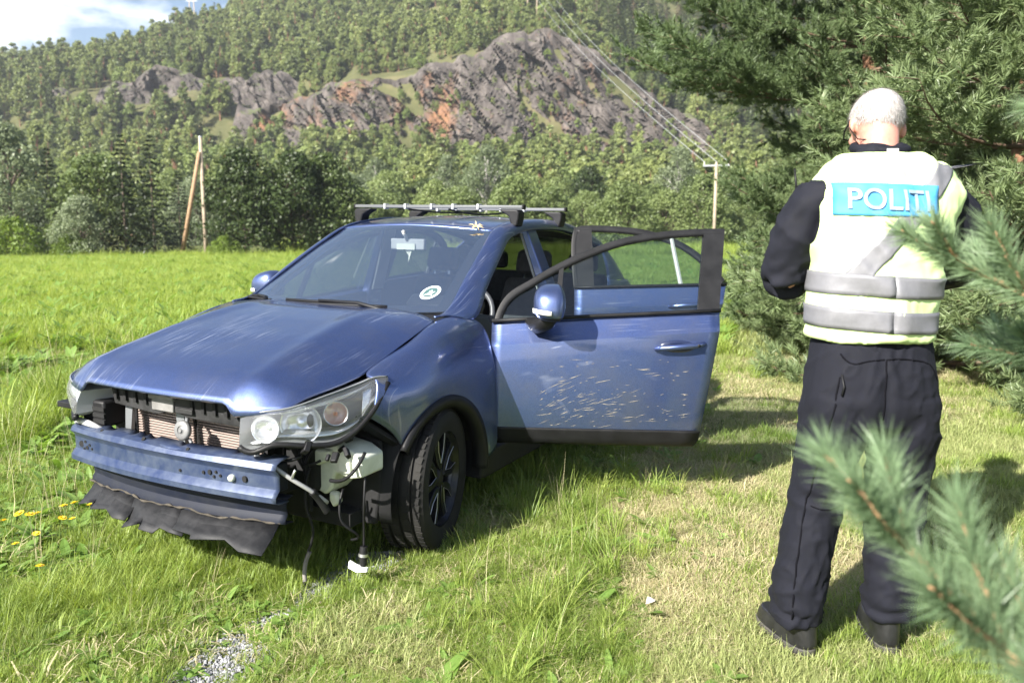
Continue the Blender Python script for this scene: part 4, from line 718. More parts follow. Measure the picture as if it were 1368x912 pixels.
# ------------------------------------------------------------------ headlamps
def lamp(s):
    top = crv([(.715, .475, .768), (.695, .56, .795), (.635, .655, .812), (.48, .715, .842), (.33, .752, .866), (.262, .775, .882), (.205, .802, .880)], 30)
    bot = crv([(.738, .487, .668), (.718, .53, .645), (.668, .60, .672), (.58, .685, .660), (.47, .745, .655), (.36, .790, .715), (.208, .808, .865)], 30)
    rows = []
    for k in np.linspace(0, 1, 9):
        P = top*(1-k)+bot*k; b_ = math.sin(math.pi*k)*np.sin(np.linspace(.25, math.pi-.1, 30)); P = P+np.stack([.022*b_, .018*b_, 0*b_], 1); rows.append(P)
    G = np.stack(rows); G[..., 1] *= s
    hl = sheet('headlight', G, lens_m, car, 0, s > 0)
    cen = np.array([.45, .60*s, .74])
    B = G*.90+cen*.10; B[..., 0] -= .03; B[..., 1] -= .02*s
    # housing: rim walls and back shell
    back = B.copy(); back[..., 0] -= .13; back[..., 1] -= .05*s
    hm = MB(); hm.add(back.reshape(-1, 3), gridfaces(9, 30))
    for edge, be in ((G[0], back[0]), (G[-1], back[-1]), (G[:, 0], back[:, 0]), (G[:, -1], back[:, -1])):
        E = np.stack([edge, be]); hm.add(E.reshape(-1, 3), gridfaces(2, E.shape[1]))
    hm.build('housing', lamp_h, hl, True)
    bz = MB()          # chrome shelf above and below the reflectors
    mid = G.copy(); mid[..., 0] -= .035; mid[..., 1] -= .02*s
    S1 = np.stack([mid[1, 2:-2], mid[1, 2:-2]*.4+mid[3, 2:-2]*.6+np.array([-.05, -.02*s, 0])]); S2 = np.stack([mid[7, 2:22], mid[6, 2:22]+np.array([-.06, -.02*s, 0])]); S3 = np.stack([mid[2:8, 22], mid[2:8, 24]+np.array([-.03, -.02*s, 0]), mid[2:8, 26]])
    for S in (S1, S2, S3): bz.add(S.reshape(-1, 3), gridfaces(*S.shape[:2]))
    o_ = bz.build('chrome_trim', lampgrey, hl, True); sm = o_.modifiers.new('s', 'SOLIDIFY'); sm.thickness = .004
    def bowl(c, r, nrm, name, mt, d=.6):
        b_ = MB(); b_.lathe([(r, 0), (r*.96, -r*d*.12), (r*.75, -r*d*.55), (r*.4, -r*d*.85), (r*.16, -r*d*.95), (r*.16, -r*d*.5), (0, -r*d*.45)], (0, 0, 0), 'z', 28); b_.lathe([(r*1.07, -.006), (r*1.07, .006), (r, .004)], (0, 0, 0), 'z', 28)
        q = Vector(nrm).to_track_quat('Z', 'Y').to_matrix(); b_.v = [tuple(q @ Vector(p)+Vector(c)) for p in b_.v]; o_ = b_.build(name, mt, hl, auto=50); return o_
    bowl((.555, .635*s, .728), .076, (.80, .6*s, .10), 'main_reflector', lampgrey); bowl((.665, .555*s, .722), .052, (.92, .38*s, .08), 'high_beam_reflector', lampgrey); bowl((.435, .712*s, .756), .046, (.7, .7*s, .15), 'side_reflector', lampgrey)
    am = MB(); am.lathe([(0, .012), (.008, .010), (.010, .0), (.009, -.02)], (0, 0, 0), 'z', 14); q = Vector((.7, .7*s, .1)).to_track_quat('Z', 'Y').to_matrix(); am.v = [tuple(q @ Vector(p)+Vector((.425, .702*s, .752))) for p in am.v]; am.build('indicator_bulb', amber, hl, True)
    for row, nm, mt, rr_ in ((G[-1], 'lower_seal', blk, .012), (G[0], 'upper_rim', pbr('clear_rim', (.16, .17, .18), .2, spec=.6), .004)):
        tb = MB(); tb.tube([tuple(p+(np.array([0, 0, -.008]) if nm == 'lower_seal' else 0)) for p in row], rr_, 7); tb.build(nm, mt, hl, True)
    tb = MB(); tb.tube([tuple(p+np.array([.004, .004*s, -.012])) for p in G[-1][:20]], .0035, 5); tb.build('seal_bead', alu, hl, True)
lamp(1); lamp(-1)
lf = MB(); lf.add([(.27, .48, .22), (.27, .78, .24), (.255, .80, .40), (.24, .79, .60), (.24, .48, .70), (.22, .48, .22), (.24, .78, .24), (.235, .80, .40), (.22, .79, .60), (.20, .48, .70)], [(0, 1, 2, 3, 4), (9, 8, 7, 6, 5), (0, 5, 6, 1), (1, 6, 7, 2), (2, 7, 8, 3), (3, 8, 9, 4), (4, 9, 5, 0)]); lf.build('liner_shade_flap', dark_in, car, bevel=.01)  # wheel liner flap, added and extended outward to shade the tyre tread
# ------------------------------------------------------------------ crash beam
def beamx(y): return .672+.085*(1-(y/.617)**2)
ys_ = np.linspace(-.617, .617, 60); prof = [(-.07, .125), (-.02, .118), (.002, .108), (.012, .088), (-.004, .070), (-.010, .058), (-.010, .004), (.004, -.010), (.014, -.022), (.014, -.044), (-.002, -.052), (-.06, -.056)]
G = np.array([[(beamx(y)+a, y, .478+b_+.018*(1-(y/.617)**2)-.004*math.sin(y*9)*(b_ > .09)) for a, b_ in prof] for y in ys_])
rgb_ = np.random.default_rng(5); G[:, 0, 2] += np.where(rgb_.random(60) > .8, -.012, 0); bo = sheet('crash_beam', G, beam_m, car, .003, False); sharp(bo.data, 25)
hl_ = [(-.54, .03, .014), (-.50, .045, .006), (-.485, .02, .008), (-.46, .035, .006), (-.515, .012, .005), (-.44, .02, .005), (-.35, .095, .007), (-.05, .100, .009), (.20, .092, .008), (.28, .03, .007), (.31, .035, .010), (.34, .04, .006), (.33, .02, .006), (.36, .028, .006), (.47, .03, .013), (-.56, .10, .007), (.55, .09, .010), (.16, .02, .006)]
for y, z, r_ in hl_:
    h = MB(); top = z > .06; xx = beamx(y)+(-.006 if not top else -.012); zz = .478+z+.018*(1-(y/.617)**2)
    h.lathe([(0, 0), (r_, 0), (r_, -.01)], (0, 0, 0), 'z', 14); q = Vector((1, -.25*y, .9 if top else .02)).to_track_quat('Z', 'Y').to_matrix(); h.v = [tuple(q @ Vector(p)+Vector((xx+.0005, y, zz+(.022 if top else 0)))) for p in h.v]; h.build('hole_shade_disc', dark_in, bo)  # dark disc on the surface, painting the shade inside a hole
MB().lathe([(0, .012), (.012, .009), (.015, 0), (.013, -.01)], (beamx(.415)-.004, .415, .515), 'x', 12).build('white_plug', white_p, bo, True)
for y in (-.44, .10, .36): e_ = MB(); e_.lathe([(0, .006), (.5, .004), (1, -.002)], (0, 0, 0), 'z', 16); e_.v = [(beamx(y+p[1]*.075)+.001+p[0]*.012-.012+.005, y+p[1]*.075, .478+.107+p[2]*.8+.012*p[0]*-1+.018*(1-(y/.617)**2)) for p in e_.v]; e_.build('pressed_rib', beam_m, bo, True)
for s in (1, -1):
    MB().box((.60, s*.50, .50), (.12, .10, .12)).build('beam_mount', beam_d, car, bevel=.008)
    MB().box((.36, s*.47, .46), (.5, .08, .11)).build('chassis_rail', dark_in, car, bevel=.008)
# lower crossmember with mud line and torn undertray
lc = np.array([[(.60+.075*(1-(y/.6)**2)+a, y, z) for a, z in ((-.03, .435), (.0, .43), (.012, .40), (.005, .36), (.018, .342), (.02, .325), (-.03, .32))] for y in np.linspace(-.56, .60, 40)]); lco = sheet('lower_crossmember', lc, beam_d, car, .004, False); sharp(lco.data, 30)
md = MB(); md.tube([(.622+.075*(1-(y/.6)**2)+.004*math.sin(31*y), y, .326+.006*math.sin(17*y)+.003*math.sin(57*y)) for y in np.linspace(-.57, .58, 60)], [.004+.002*math.sin(i*1.7)+.0015*math.sin(i*4.1) for i in range(60)], 6); md.build('mud_ridge', mud, lco, True)
und_m = pbr('undertray_plastic', (.012, .0125, .014), .6, spec=.25, c2=(.026, .026, .028), vs_=22, detail=9, bump=.08, bs=90)
rg = np.random.default_rng(8); brk = [-.53, -.19, .11, .555]
und = empty('torn_undertray', parent=car)
for q in range(3):
    y0, y1 = brk[q], brk[q+1]; ed = [y0-.012, y0+(y1-y0)*.22, y0+(y1-y0)*.25, y0+(y1-y0)*.55, y0+(y1-y0)*.58, y0+(y1-y0)*.80, y1+.016]; dp = .155*(1-.38*rg.random(7)); tl = rad(24+16*rg.random()); sk = .04*rg.normal(); Gu = np.zeros((7, 4, 3))
    for i in range(7):
        for j in range(4):
            k = j/3; ln = dp[i]*k; Gu[i, j] = (.612+.0015*q+.075*(1-(ed[i]/.6)**2)+ln*math.cos(tl)+.003*rg.normal()*k, ed[i]+sk*k, .324-ln*math.sin(tl)-.010*math.sin(3*k)+.0025*rg.normal()*k)
    o_ = sheet('torn_flap', Gu, und_m, und, .004, False); sharp(o_.data, 7)
# radiator, support and slam panel
ra = MB(); ra.box((.50, .02, .60), (.04, .80, .30)); rad_o = ra.build('radiator', dark_in, car)
for i in range(19):
    z = .485+i*.0118
    for (y0, y1) in ((-.345, .005), (.03, .40)):
        if y0 > 0 or i < 99: f = MB(); f.box((.528, (y0+y1)/2, z), (.014, y1-y0, .0055)); f.build('radiator_fin', fin_m, rad_o)
MB().box((.528, -.372, .585), (.03, .05, .26)).build('radiator_tank', blk, car, bevel=.005)
sp = MB(); sp.add(*(lambda A, B: (A+B, [(0, 1, 2, 3, 4, 5, 6, 7), (15, 14, 13, 12, 11, 10, 9, 8)]+[(i, (i+1) % 8, (i+1) % 8+8, i+8) for i in range(8)]))([(.645, -.375, .80), (.655, 0, .803), (.645, .415, .80), (.640, .428, .70), (.650, .10, .705), (.650, .03, .725), (.652, -.08, .70), (.640, -.36, .712)], [(.58, -.375, .82), (.58, 0, .82), (.58, .415, .82), (.58, .428, .71), (.58, .10, .72), (.58, .03, .73), (.58, -.08, .72), (.58, -.36, .72)])); slam = sp.build('radiator_cover', blk_dirty, car, bevel=.004)
for y in (-.33, -.27, -.205, -.14, .14, .205, .27, .335, .39): b_ = MB(); b_.box((.652, y, .768), (.012, .016, .062)); b_.build('cover_slot_shade', dark_in, slam)  # solid dark blocks paint the shade of open slots
b_ = MB(); b_.box((.66, -.03, .785), (.02, .15, .03)); b_.box((.655, -.03, .745), (.012, .13, .05)); b_.build('latch_cover', pbr('worn_plastic', (.16, .155, .15), .6, var=.3), slam, bevel=.004)
b_ = MB(); b_.box((.657, .10, .735), (.014, .10, .022)); b_.build('cover_clip', blk_dirty, slam, bevel=.003)
br = MB(); br.add([(.605, -.02, .74), (.605, .035, .74), (.625, .055, .50), (.625, .03, .50), (.585, -.02, .74), (.585, .035, .74), (.60, .055, .50), (.60, .03, .50)], [(0, 1, 2, 3), (7, 6, 5, 4), (0, 4, 5, 1), (1, 5, 6, 2), (2, 6, 7, 3), (3, 7, 4, 0)]); br.build('centre_brace', steel_d, car)
br = MB(); br.add([(.60, -.34, .735), (.60, -.29, .735), (.62, -.30, .52), (.62, -.33, .52), (.585, -.34, .735), (.585, -.29, .735), (.60, -.30, .52), (.60, -.33, .52)], [(0, 1, 2, 3), (7, 6, 5, 4), (0, 4, 5, 1), (1, 5, 6, 2), (2, 6, 7, 3), (3, 7, 4, 0)]); br.build('side_brace', steel_d, car)
hn = MB(); hn.lathe([(0, .016), (.010, .016), (.012, .010), (.022, .006), (.024, .011), (.044, .010), (.053, .004), (.055, -.008), (.048, -.022), (0, -.03)], (0, 0, 0), 'z', 32); q = Vector((1, .05, .12)).to_track_quat('Z', 'Y').to_matrix(); hn.v = [tuple(q @ (Vector(p)*.78)+Vector((.668, .092, .655))) for p in hn.v]; hn.build('horn', pbr('horn_grey', (.20, .20, .20), .5, metal=.3, var=.2), car, auto=50)
MB().tube([(.60, .05, .70), (.62, .07, .69), (.645, .09, .665)], .009, 6).build('horn_bracket', steel_d, car, True); MB().tube([(.655, .12, .62), (.66, .145, .59), (.67, .155, .545)], .008, 6).build('horn_rod', alu, car, True)
# right hand air duct and brackets
du = MB(); du.box((.60, -.47, .66), (.14, .15, .12)); duo = du.build('air_duct', blk, car, bevel=.012)
for k in (0, 1, 2): b_ = MB(); b_.box((.672, -.425, .628+k*.028), (.01, .075, .018)); b_.build('duct_slot_shade', dark_in, duo)  # dark blocks on the duct face, slot shade put into colour
MB().tube([(.66, -.60, .60), (.69, -.55, .625), (.70, -.46, .62), (.68, -.40, .60)], [.012, .014, .014, .01], 7).build('pale_bracket', pbr('pale_plastic', (.5, .5, .5), .5), car, True)
MB().box((.48, -.86, .62), (.10, .16, .03)).build('bumper_bracket', blk, car, bevel=.005)
# washer tank, hanging looms, broken clips
wt = MB(); P1 = [(.53, .50), (.53, .60), (.70, .615), (.80, .60), (.86, .57), (.86, .49), (.80, .475), (.72, .49), (.70, .42), (.665, .385), (.60, .41), (.55, .43)]; P1 = [(a-.045, c) for a, c in P1]; wt.prism(P1, .25, .40, 'x'); wt.prism([(.51, .52), (.51, .585), (.67, .59), (.67, .55), (.61, .52)], .39, .43, 'x'); wt.prism([(.70, .50), (.71, .60), (.75, .61), (.77, .50)], .39, .42, 'x'); wt.prism([(.63, .36), (.63, .40), (.67, .395), (.68, .355), (.65, .33)], .35, .39, 'x')
wt.build('washer_tank', white_p, car, bevel=.012, seg=3)
def loom(P, r_, mt=blk, nm='wire_loom'): m = MB(); m.tube(crv(P, 24), r_, 6); return m.build(nm, mt, car, True)
loom([(.62, .44, .615), (.66, .50, .605), (.66, .58, .575), (.62, .64, .52), (.56, .69, .46), (.50, .715, .40)], .009, pbr('grey_cable', (.30, .30, .30), .5)); loom([(.56, .69, .46), (.53, .70, .42), (.50, .715, .36)], .016)
loom([(.62, .64, .52), (.625, .655, .545), (.62, .66, .56)], .006, alu); loom([(.47, .60, .52), (.50, .60, .38), (.485, .625, .25), (.51, .60, .12), (.53, .615, .03)], .0065); loom([(.495, .615, .17), (.512, .602, .11), (.527, .614, .05)], .010, pbr('taped_wire', (.12, .11, .10), .7, var=.5))
loom([(.40, .83, .60), (.455, .82, .54), (.47, .78, .50), (.46, .70, .48)], .008); loom([(.40, .83, .50), (.43, .845, .38), (.405, .825, .28), (.40, .82, .2)], .005); loom([(.42, .60, .60), (.46, .58, .55), (.47, .585, .46)], .008)
loom([(.52, .52, .62), (.57, .56, .60), (.60, .60, .585), (.56, .64, .60)], .007); loom([(.45, .56, .60), (.50, .60, .545), (.47, .66, .56)], .006); loom([(.38, .70, .42), (.42, .72, .30), (.36, .76, .22), (.33, .70, .18)], .006)
cn = MB(); cn.tube([(.40, .82, .2), (.405, .82, .165), (.41, .825, .12)], [.016, .018, .014], 10); cn.tube([(.404, .82, .17), (.406, .82, .158)], .020, 10, m=1); cn.build('connector', [blk, alu], car, auto=40)
cp_ = MB(); cp_.add([(.43, .765, .135), (.43, .80, .125), (.415, .845, .115), (.415, .845, .100), (.43, .80, .095), (.43, .76, .105)], [(0, 1, 2, 3, 4, 5)]); o_ = cp_.build('broken_clip', pbr('white_clip', (.8, .8, .8), .4), car); sm = o_.modifiers.new('s', 'SOLIDIFY'); sm.thickness = .012
jk = MB(); rj = np.random.default_rng(3)
for i in range(16):
    c_ = Vector((.30+.30*rj.random(), .50+.32*rj.random(), .60+.06*rj.random())); jk.box(c_, (.015+.035*rj.random(), .012+.04*rj.random(), .010+.02*rj.random()), Euler((rj.random(), rj.random(), rj.random())).to_matrix())
jk.build('lamp_bracket', blk, car, bevel=.004); ws_ = MB(); ws_.add([(.33, .78, .70), (.16, .842, .57), (.145, .83, .545), (.30, .74, .66), (.30, .70, .70)], [(0, 1, 2, 3, 4)]); o_ = ws_.build('wing_stay', blk, car); sm = o_.modifiers.new('s', 'SOLIDIFY'); sm.thickness = .02
# ------------------------------------------------------------------ roof bars
def roofbar(x, nm):
    b_ = MB(); b_.box((x, 0, 1.632), (.034, 1.25, .021)); rb = b_.build('roof_bar', barm, car, bevel=.005)
    for s in (1, -1):
        MB().box((x, s*.628, 1.632), (.038, .012, .031)).build('end_cap', blk, rb, bevel=.004)
        P = [(.60, 1.617), (.47, 1.617), (.50, 1.600), (.545, 1.575), (.562, 1.52), (.60, 1.515), (.612, 1.56), (.615, 1.60)]
        f = MB(); f.prism([(s*a, c) for a, c in P], x-.042, x+.042, 'x'); f.build('bar_foot', blk, rb, bevel=.012, seg=3)
    for y in (-.38, -.22, -.02, .14, .32): t_ = MB(); t_.box((x, y, 1.632), (.046, .016, .036)); t_.build('strap', pbr('pale_strap', (.35, .33, .30), .8) if False else trim_g, rb, bevel=.003)
roofbar(-1.43, 'a'); roofbar(-2.07, 'b')
st = MB(); st.tube(crv([(-1.43, .10, 1.615), (-1.7, .16, 1.59), (-2.07, .20, 1.615)], 14), .006, 5); st.tube(crv([(-1.43, -.20, 1.615), (-1.7, -.12, 1.60), (-2.07, -.06, 1.615)], 14), .006, 5); st.build('tie_strap', blk, car, True)
# windscreen sticker: white ring, dark disc, white mountain shape
def on_ws(y, k, d):
    i = k*(Gw.shape[0]-1); G2 = offs(Gw, d); a = int(i); f_ = i-a; row = G2[a]*(1-f_)+G2[min(a+1, 27)]*f_; j = np.interp(y, row[:, 1], np.arange(40)); j0 = int(j); fj = j-j0; return row[j0]*(1-fj)+row[min(j0+1, 39)]*fj
def disc(name, cy, ck, r0, r1, mt, d, parent, n_=28, shape=None):
    V = []; hk = r1/.62*.94
    pts_ = shape or [(math.cos(a), math.sin(a)) for a in np.linspace(0, 2*math.pi, n_, endpoint=False)]
    V = [tuple(on_ws(cy+r1*p[0], ck+hk*p[1], d)) for p in pts_]
    return mk(name, V+[tuple(np.mean(V, 0))], [(i, (i+1) % len(V), len(V)) for i in range(len(V))], mt, parent, False)
stw = pbr('sticker_white', (.80, .88, .88), .5); std = pbr('sticker_dark', (.05, .10, .10), .5)
sk = disc('window_sticker', .505, .205, 0, .047, stw, .0015, car); disc('emblem_ground', .505, .205, 0, .034, std, .0022, sk); disc('emblem_figure', .505, .20, 0, .026, stw, .0029, sk, shape=[(-.9, -.7), (-.2, -.1), (-.3, .35), (.1, .75), (.25, .2), (.9, .35), (.5, -.1), (.75, -.75), (.1, -.5)])
for k in range(14): a = 2*math.pi*k/14; disc('emblem_mark', .505+.0405*math.cos(a), .205+.0405/.62*.94*math.sin(a), 0, .0035, std, .0024, sk, n_=6)
# ------------------------------------------------------------------ police officer seen from behind
PS = .959; foot = Vector((1.165, 2.66, 0)); pz0 = .052
person = empty('person', (1.117, 2.551, pz0))
tag(person, 'officer in dark navy uniform and high-visibility POLITI vest, seen from behind, head bowed', 'person')
def LP(p): return (Vector(p)-foot)*PS
def ring(c, rx, ry, n=28, e=.85, yaw=0):
    out_ = []
    for k in range(n):
        a = 2*math.pi*k/n; cx, sx_ = math.cos(a), math.sin(a); x = rx*math.copysign(abs(cx)**e, cx); y = ry*math.copysign(abs(sx_)**e, sx_)
        out_.append(LP((c[0]+x*math.cos(yaw)-y*math.sin(yaw), c[1]+x*math.sin(yaw)+y*math.cos(yaw), c[2])))
    return out_
def loft(mb, rings):
    n = len(rings[0]); V = [p for r_ in rings for p in r_]; F = []
    for i in range(len(rings)-1):
        for k in range(n): F.append((i*n+k, i*n+(k+1) % n, (i+1)*n+(k+1) % n, (i+1)*n+k))
    F.append(tuple(range(n))[::-1]); F.append(tuple((len(rings)-1)*n+k for k in range(n))); mb.add(V, F)
def limb(mb, pts, rr_, n=16, m=14):
    P = crv([tuple(LP(p)) for p in pts], m); R_r = np.interp(np.linspace(0, 1, m), np.linspace(0, 1, len(rr_)), rr_)*PS; mb.tube([tuple(p) for p in P], list(R_r), n)
def blob(mb, c, r3, rot=None, n=14):
    V = []; F = []
    for i in range(n+1):
        for j in range(2*n):
            a = math.pi*i/n; b_ = math.pi*j/n; p = Vector((r3[0]*math.sin(a)*math.cos(b_), r3[1]*math.sin(a)*math.sin(b_), r3[2]*math.cos(a))); p = (rot @ p if rot else p); V.append(LP(Vector(c)+p))
    for i in range(n):
        for j in range(2*n): F.append((i*2*n+j, i*2*n+(j+1) % (2*n), (i+1)*2*n+(j+1) % (2*n), (i+1)*2*n+j))
    mb.add(V, F)
def merged(mb, name, vox, it, mat, parent, fold=None, keep=None, fac=.5):
    o = mk('tmp', mb.v, mb.f, mat, None); bm = bmesh.new(); bm.from_mesh(o.data); bmesh.ops.remove_doubles(bm, verts=bm.verts, dist=1e-5); bmesh.ops.recalc_face_normals(bm, faces=bm.faces); bm.to_mesh(o.data); bm.free()
    r_ = o.modifiers.new('r', 'REMESH'); r_.mode = 'VOXEL'; r_.voxel_size = vox
    s_ = o.modifiers.new('s', 'SMOOTH'); s_.iterations = it; s_.factor = fac
    dg = bpy.context.evaluated_depsgraph_get(); me_ = bpy.data.meshes.new_from_object(o.evaluated_get(dg)); bpy.data.objects.remove(o)
    me_.name = name; n = len(me_.vertices); co = np.zeros(n*3, np.float32); me_.vertices.foreach_get('co', co); co = co.reshape(-1, 3); no = np.zeros(n*3, np.float32); me_.vertices.foreach_get('normal', no); no = no.reshape(-1, 3)
    if fold is not None: co = co+no*fold(co, no)[:, None]; me_.vertices.foreach_set('co', co.ravel().astype(np.float32))
    if keep is not None:
        bm = bmesh.new(); bm.from_mesh(me_); bm.verts.ensure_lookup_table(); k = keep(co); bmesh.ops.delete(bm, geom=[v for v, q in zip(bm.verts, k) if not q], context='VERTS')
        for _i in range(10):
            bd_ = {}
            for e_ in bm.edges:
                if e_.is_boundary:
                    for v_, w2 in ((e_.verts[0], e_.verts[1]), (e_.verts[1], e_.verts[0])): bd_.setdefault(v_, []).append(w2.co.copy())
            for v_, nb_ in bd_.items(): v_.co = v_.co*.4+sum(nb_, Vector())/len(nb_)*.6
        bm.to_mesh(me_); bm.free()
    me_.materials.clear(); me_.materials.append(mat); me_.polygons.foreach_set('use_smooth', np.ones(len(me_.polygons), dtype=bool)); me_.update()
    return link(bpy.data.objects.new(name, me_), parent)
skin = pbr('skin', (.50, .235, .175), .5, var=.14, vs_=25); skin.node_tree.nodes['Principled BSDF'].inputs['Subsurface Weight'].default_value = .12; skin.node_tree.nodes['Principled BSDF'].inputs['Subsurface Radius'].default_value = (.01, .004, .002)
navy = pbr('navy_cloth', (.0062, .0068, .0118), .85, var=.18, vs_=40, bump=.25, bs=350, spec=.25, dist=.002); navy_s = pbr('navy_shirt', (.0070, .0076, .0130), .8, var=.2, vs_=30, bump=.25, bs=300, spec=.25, dist=.002); boot_m = pbr('boot_leather', (.014, .014, .015), .38, var=.3, vs_=25); hair_m = pbr('grey_hair', (.34, .315, .30), .6, c2=(.44, .415, .40), vs_=70, bump=.6, bs=160, dist=.004); vest_m = pbr('hi_vis_yellow', (.62, .78, .36), .75, var=.05, vs_=12, bump=.2, bs=250, dist=.002); band_m = pbr('reflective_tape', (.155, .155, .168), .5, var=.06, vs_=40, bump=.15, bs=200, dist=.002); blue_m = pbr('patch_blue', (.055, .27, .52), .7, var=.12, vs_=30); lett_m = pbr('letter_silver', (.24, .34, .46), .55)
ELB = (.985, 2.87, 1.31); WRL = (1.12, 3.10, 1.30); ERB = (1.645, 2.87, 1.37); WRR = (1.60, 3.08, 1.285)
# --- body: one continuous skin
B = MB()
loft(B, [ring((1.236, 2.71, .86), .16, .11), ring((1.236, 2.71, 1.0), .165, .12), ring((1.236, 2.73, 1.2), .15, .11), ring((1.24, 2.76, 1.45), .19, .125), ring((1.26, 2.78, 1.62), .17, .10), ring((1.255, 2.79, 1.70), .08, .075)])
limb(B, [(1.25, 2.785, 1.66), (1.262, 2.80, 1.76), (1.275, 2.835, 1.82)], [.068, .062, .062])
tilt = Matrix.Rotation(rad(-24), 3, 'X') @ Matrix.Rotation(rad(6), 3, 'Y')
hc = Vector((1.280, 2.875, 1.862))
def hd(p): return hc+tilt @ Vector(p)
blob(B, hc, (.083, .104, .098), tilt); blob(B, hd((0, .035, -.055)), (.066, .072, .082), tilt); blob(B, hd((0, .085, -.115)), (.036, .03, .026), tilt); blob(B, hd((0, .115, -.035)), (.015, .022, .026), tilt); blob(B, hd((0, .095, .005)), (.06, .02, .014), tilt)
blob(B, hd((0, .098, -.082)), (.028, .014, .008), tilt)
for s in (-1, 1):
    blob(B, hd((s*.088, -.004, -.032)), (.010, .020, .034), tilt @ Matrix.Rotation(rad(s*18), 3, 'Z')); blob(B, hd((s*.045, .075, -.045)), (.024, .022, .02), tilt)
for sh, el, wr in (((1.06, 2.785, 1.595), ELB, WRL), ((1.475, 2.785, 1.585), ERB, WRR)): limb(B, [(1.24, 2.78, 1.58), sh, el], [.06, .045, .038]); limb(B, [el, wr], [.042, .028])
def hand(wr, d, thumb):
    """palm and five curled fingers; d: pointing direction"""
    w0 = Vector(wr); d = Vector(d).normalized(); up = Vector((0, 0, 1)); side = d.cross(up).normalized()*thumb
    blob(B, w0+d*.055, (.028, .042, .022), d.to_track_quat('Y', 'Z').to_matrix())
    for k in range(4):
        b0 = w0+d*.085+up*(.032-.021*k); ln = (.030, .033, .030, .024)[k]; p1 = b0+d*ln; p2 = p1+d*ln*.4+side*ln*.8; p3 = p2-d*ln*.5+side*ln*.5; limb(B, [w0+d*.05+up*(.03-.02*k), b0, p1, p2, p3], [.011, .0105, .010, .009, .008], 8, 9)
    limb(B, [w0+d*.02+up*.025, w0+d*.055+up*.045+side*.02, w0+d*.085+up*.045+side*.04], [.014, .012, .009], 8, 7)
hand(WRL, (.72, .65, -.12), 1); hand(WRR, (-.42, .85, -.1), -1)
for hp_, kn, an, ft in (((1.14, 2.71, .92), (1.076, 2.72, .56), (1.022, 2.70, .12), (1.0, 2.79, .045)), ((1.335, 2.71, .92), (1.372, 2.74, .53), (1.355, 2.71, .12), (1.365, 2.82, .05))): limb(B, [hp_, kn, an], [.065, .048, .035]); limb(B, [an, ft], [.036, .026])
body = merged(B, 'body', .0075, 5, skin, person)
# eyes and glasses temples
for s in (-1, 1): eb = MB(); blob(eb, hd((s*.033, .096, -.022)), (.0125, .0125, .0125), tilt, 8); eb.build('eye', pbr('eye', (.8, .8, .8), .2), body, True)
gl = MB(); gl.tube([tuple(LP(hd(p))) for p in ((-.092, .0, -.015), (-.088, .06, -.016), (-.072, .110, -.018), (0, .128, -.018), (.072, .110, -.018), (.088, .06, -.016), (.092, .0, -.015))], .003, 6); gl.tube([tuple(LP(hd(p))) for p in ((-.092, 0, -.015), (-.097, -.01, -.05), (-.08, -.03, -.10), (-.03, -.08, -.13))], .002, 5); gl.build('glasses', blk, person, True)
# --- hair: cap plus short strands
hv = []; hf = []; nh, mh = 20, 40
def hairr(a, b_): # polar angle a from crown, azimuth b (0 = face)
    lim = 1.28+.86*(.5-.5*math.cos(b_))-.12*math.exp(-((abs(math.sin(b_))-1)/.25)**2); return min(a, lim)
for i in range(nh):
    for j in range(mh):
        b_ = 2*math.pi*j/mh; a = hairr(math.pi*.74*i/(nh-1), b_); th_ = .0075*(1-.6*max(0, (a-1.2)/.8)); p = Vector((math.sin(a)*math.sin(b_)*(.083+th_), math.sin(a)*math.cos(b_)*(.104+th_), math.cos(a)*(.098+th_))); hv.append(LP(hd(p)))
for i in range(nh-1):
    for j in range(mh): hf.append((i*mh+j, i*mh+(j+1) % mh, (i+1)*mh+(j+1) % mh, (i+1)*mh+j))
hair = mk('hair', hv, hf, hair_m, person)
hr_ = np.random.default_rng(9); V = []
for _ in range(13000):
    b_ = hr_.random()*6.283; a = math.acos(1-hr_.random()*1.75); lim = 1.28+.86*(.5-.5*math.cos(b_))
    if a > lim+.08*hr_.normal(): continue
    d = Vector((math.sin(a)*math.sin(b_), math.sin(a)*math.cos(b_), math.cos(a))); p = Vector((d.x*.086, d.y*.107, d.z*.101)); dn = Vector((math.cos(a)*math.sin(b_), math.cos(a)*math.cos(b_), -math.sin(a))); q = (d*.16+dn*1.0+Vector(hr_.normal(size=3))*.22).normalized()*(.016+.012*hr_.random()); sd_ = d.cross(q).normalized()*.0008
    V += [LP(hd(p+sd_)), LP(hd(p-sd_)), LP(hd(p+q))]
so_ = link(bpy.data.objects.new('hair_strands', mkn('hair_strands', np.array([tuple(v) for v in V]), np.arange(len(V)).reshape(-1, 3), [hair_m])), hair); tag(so_, kind='stuff')
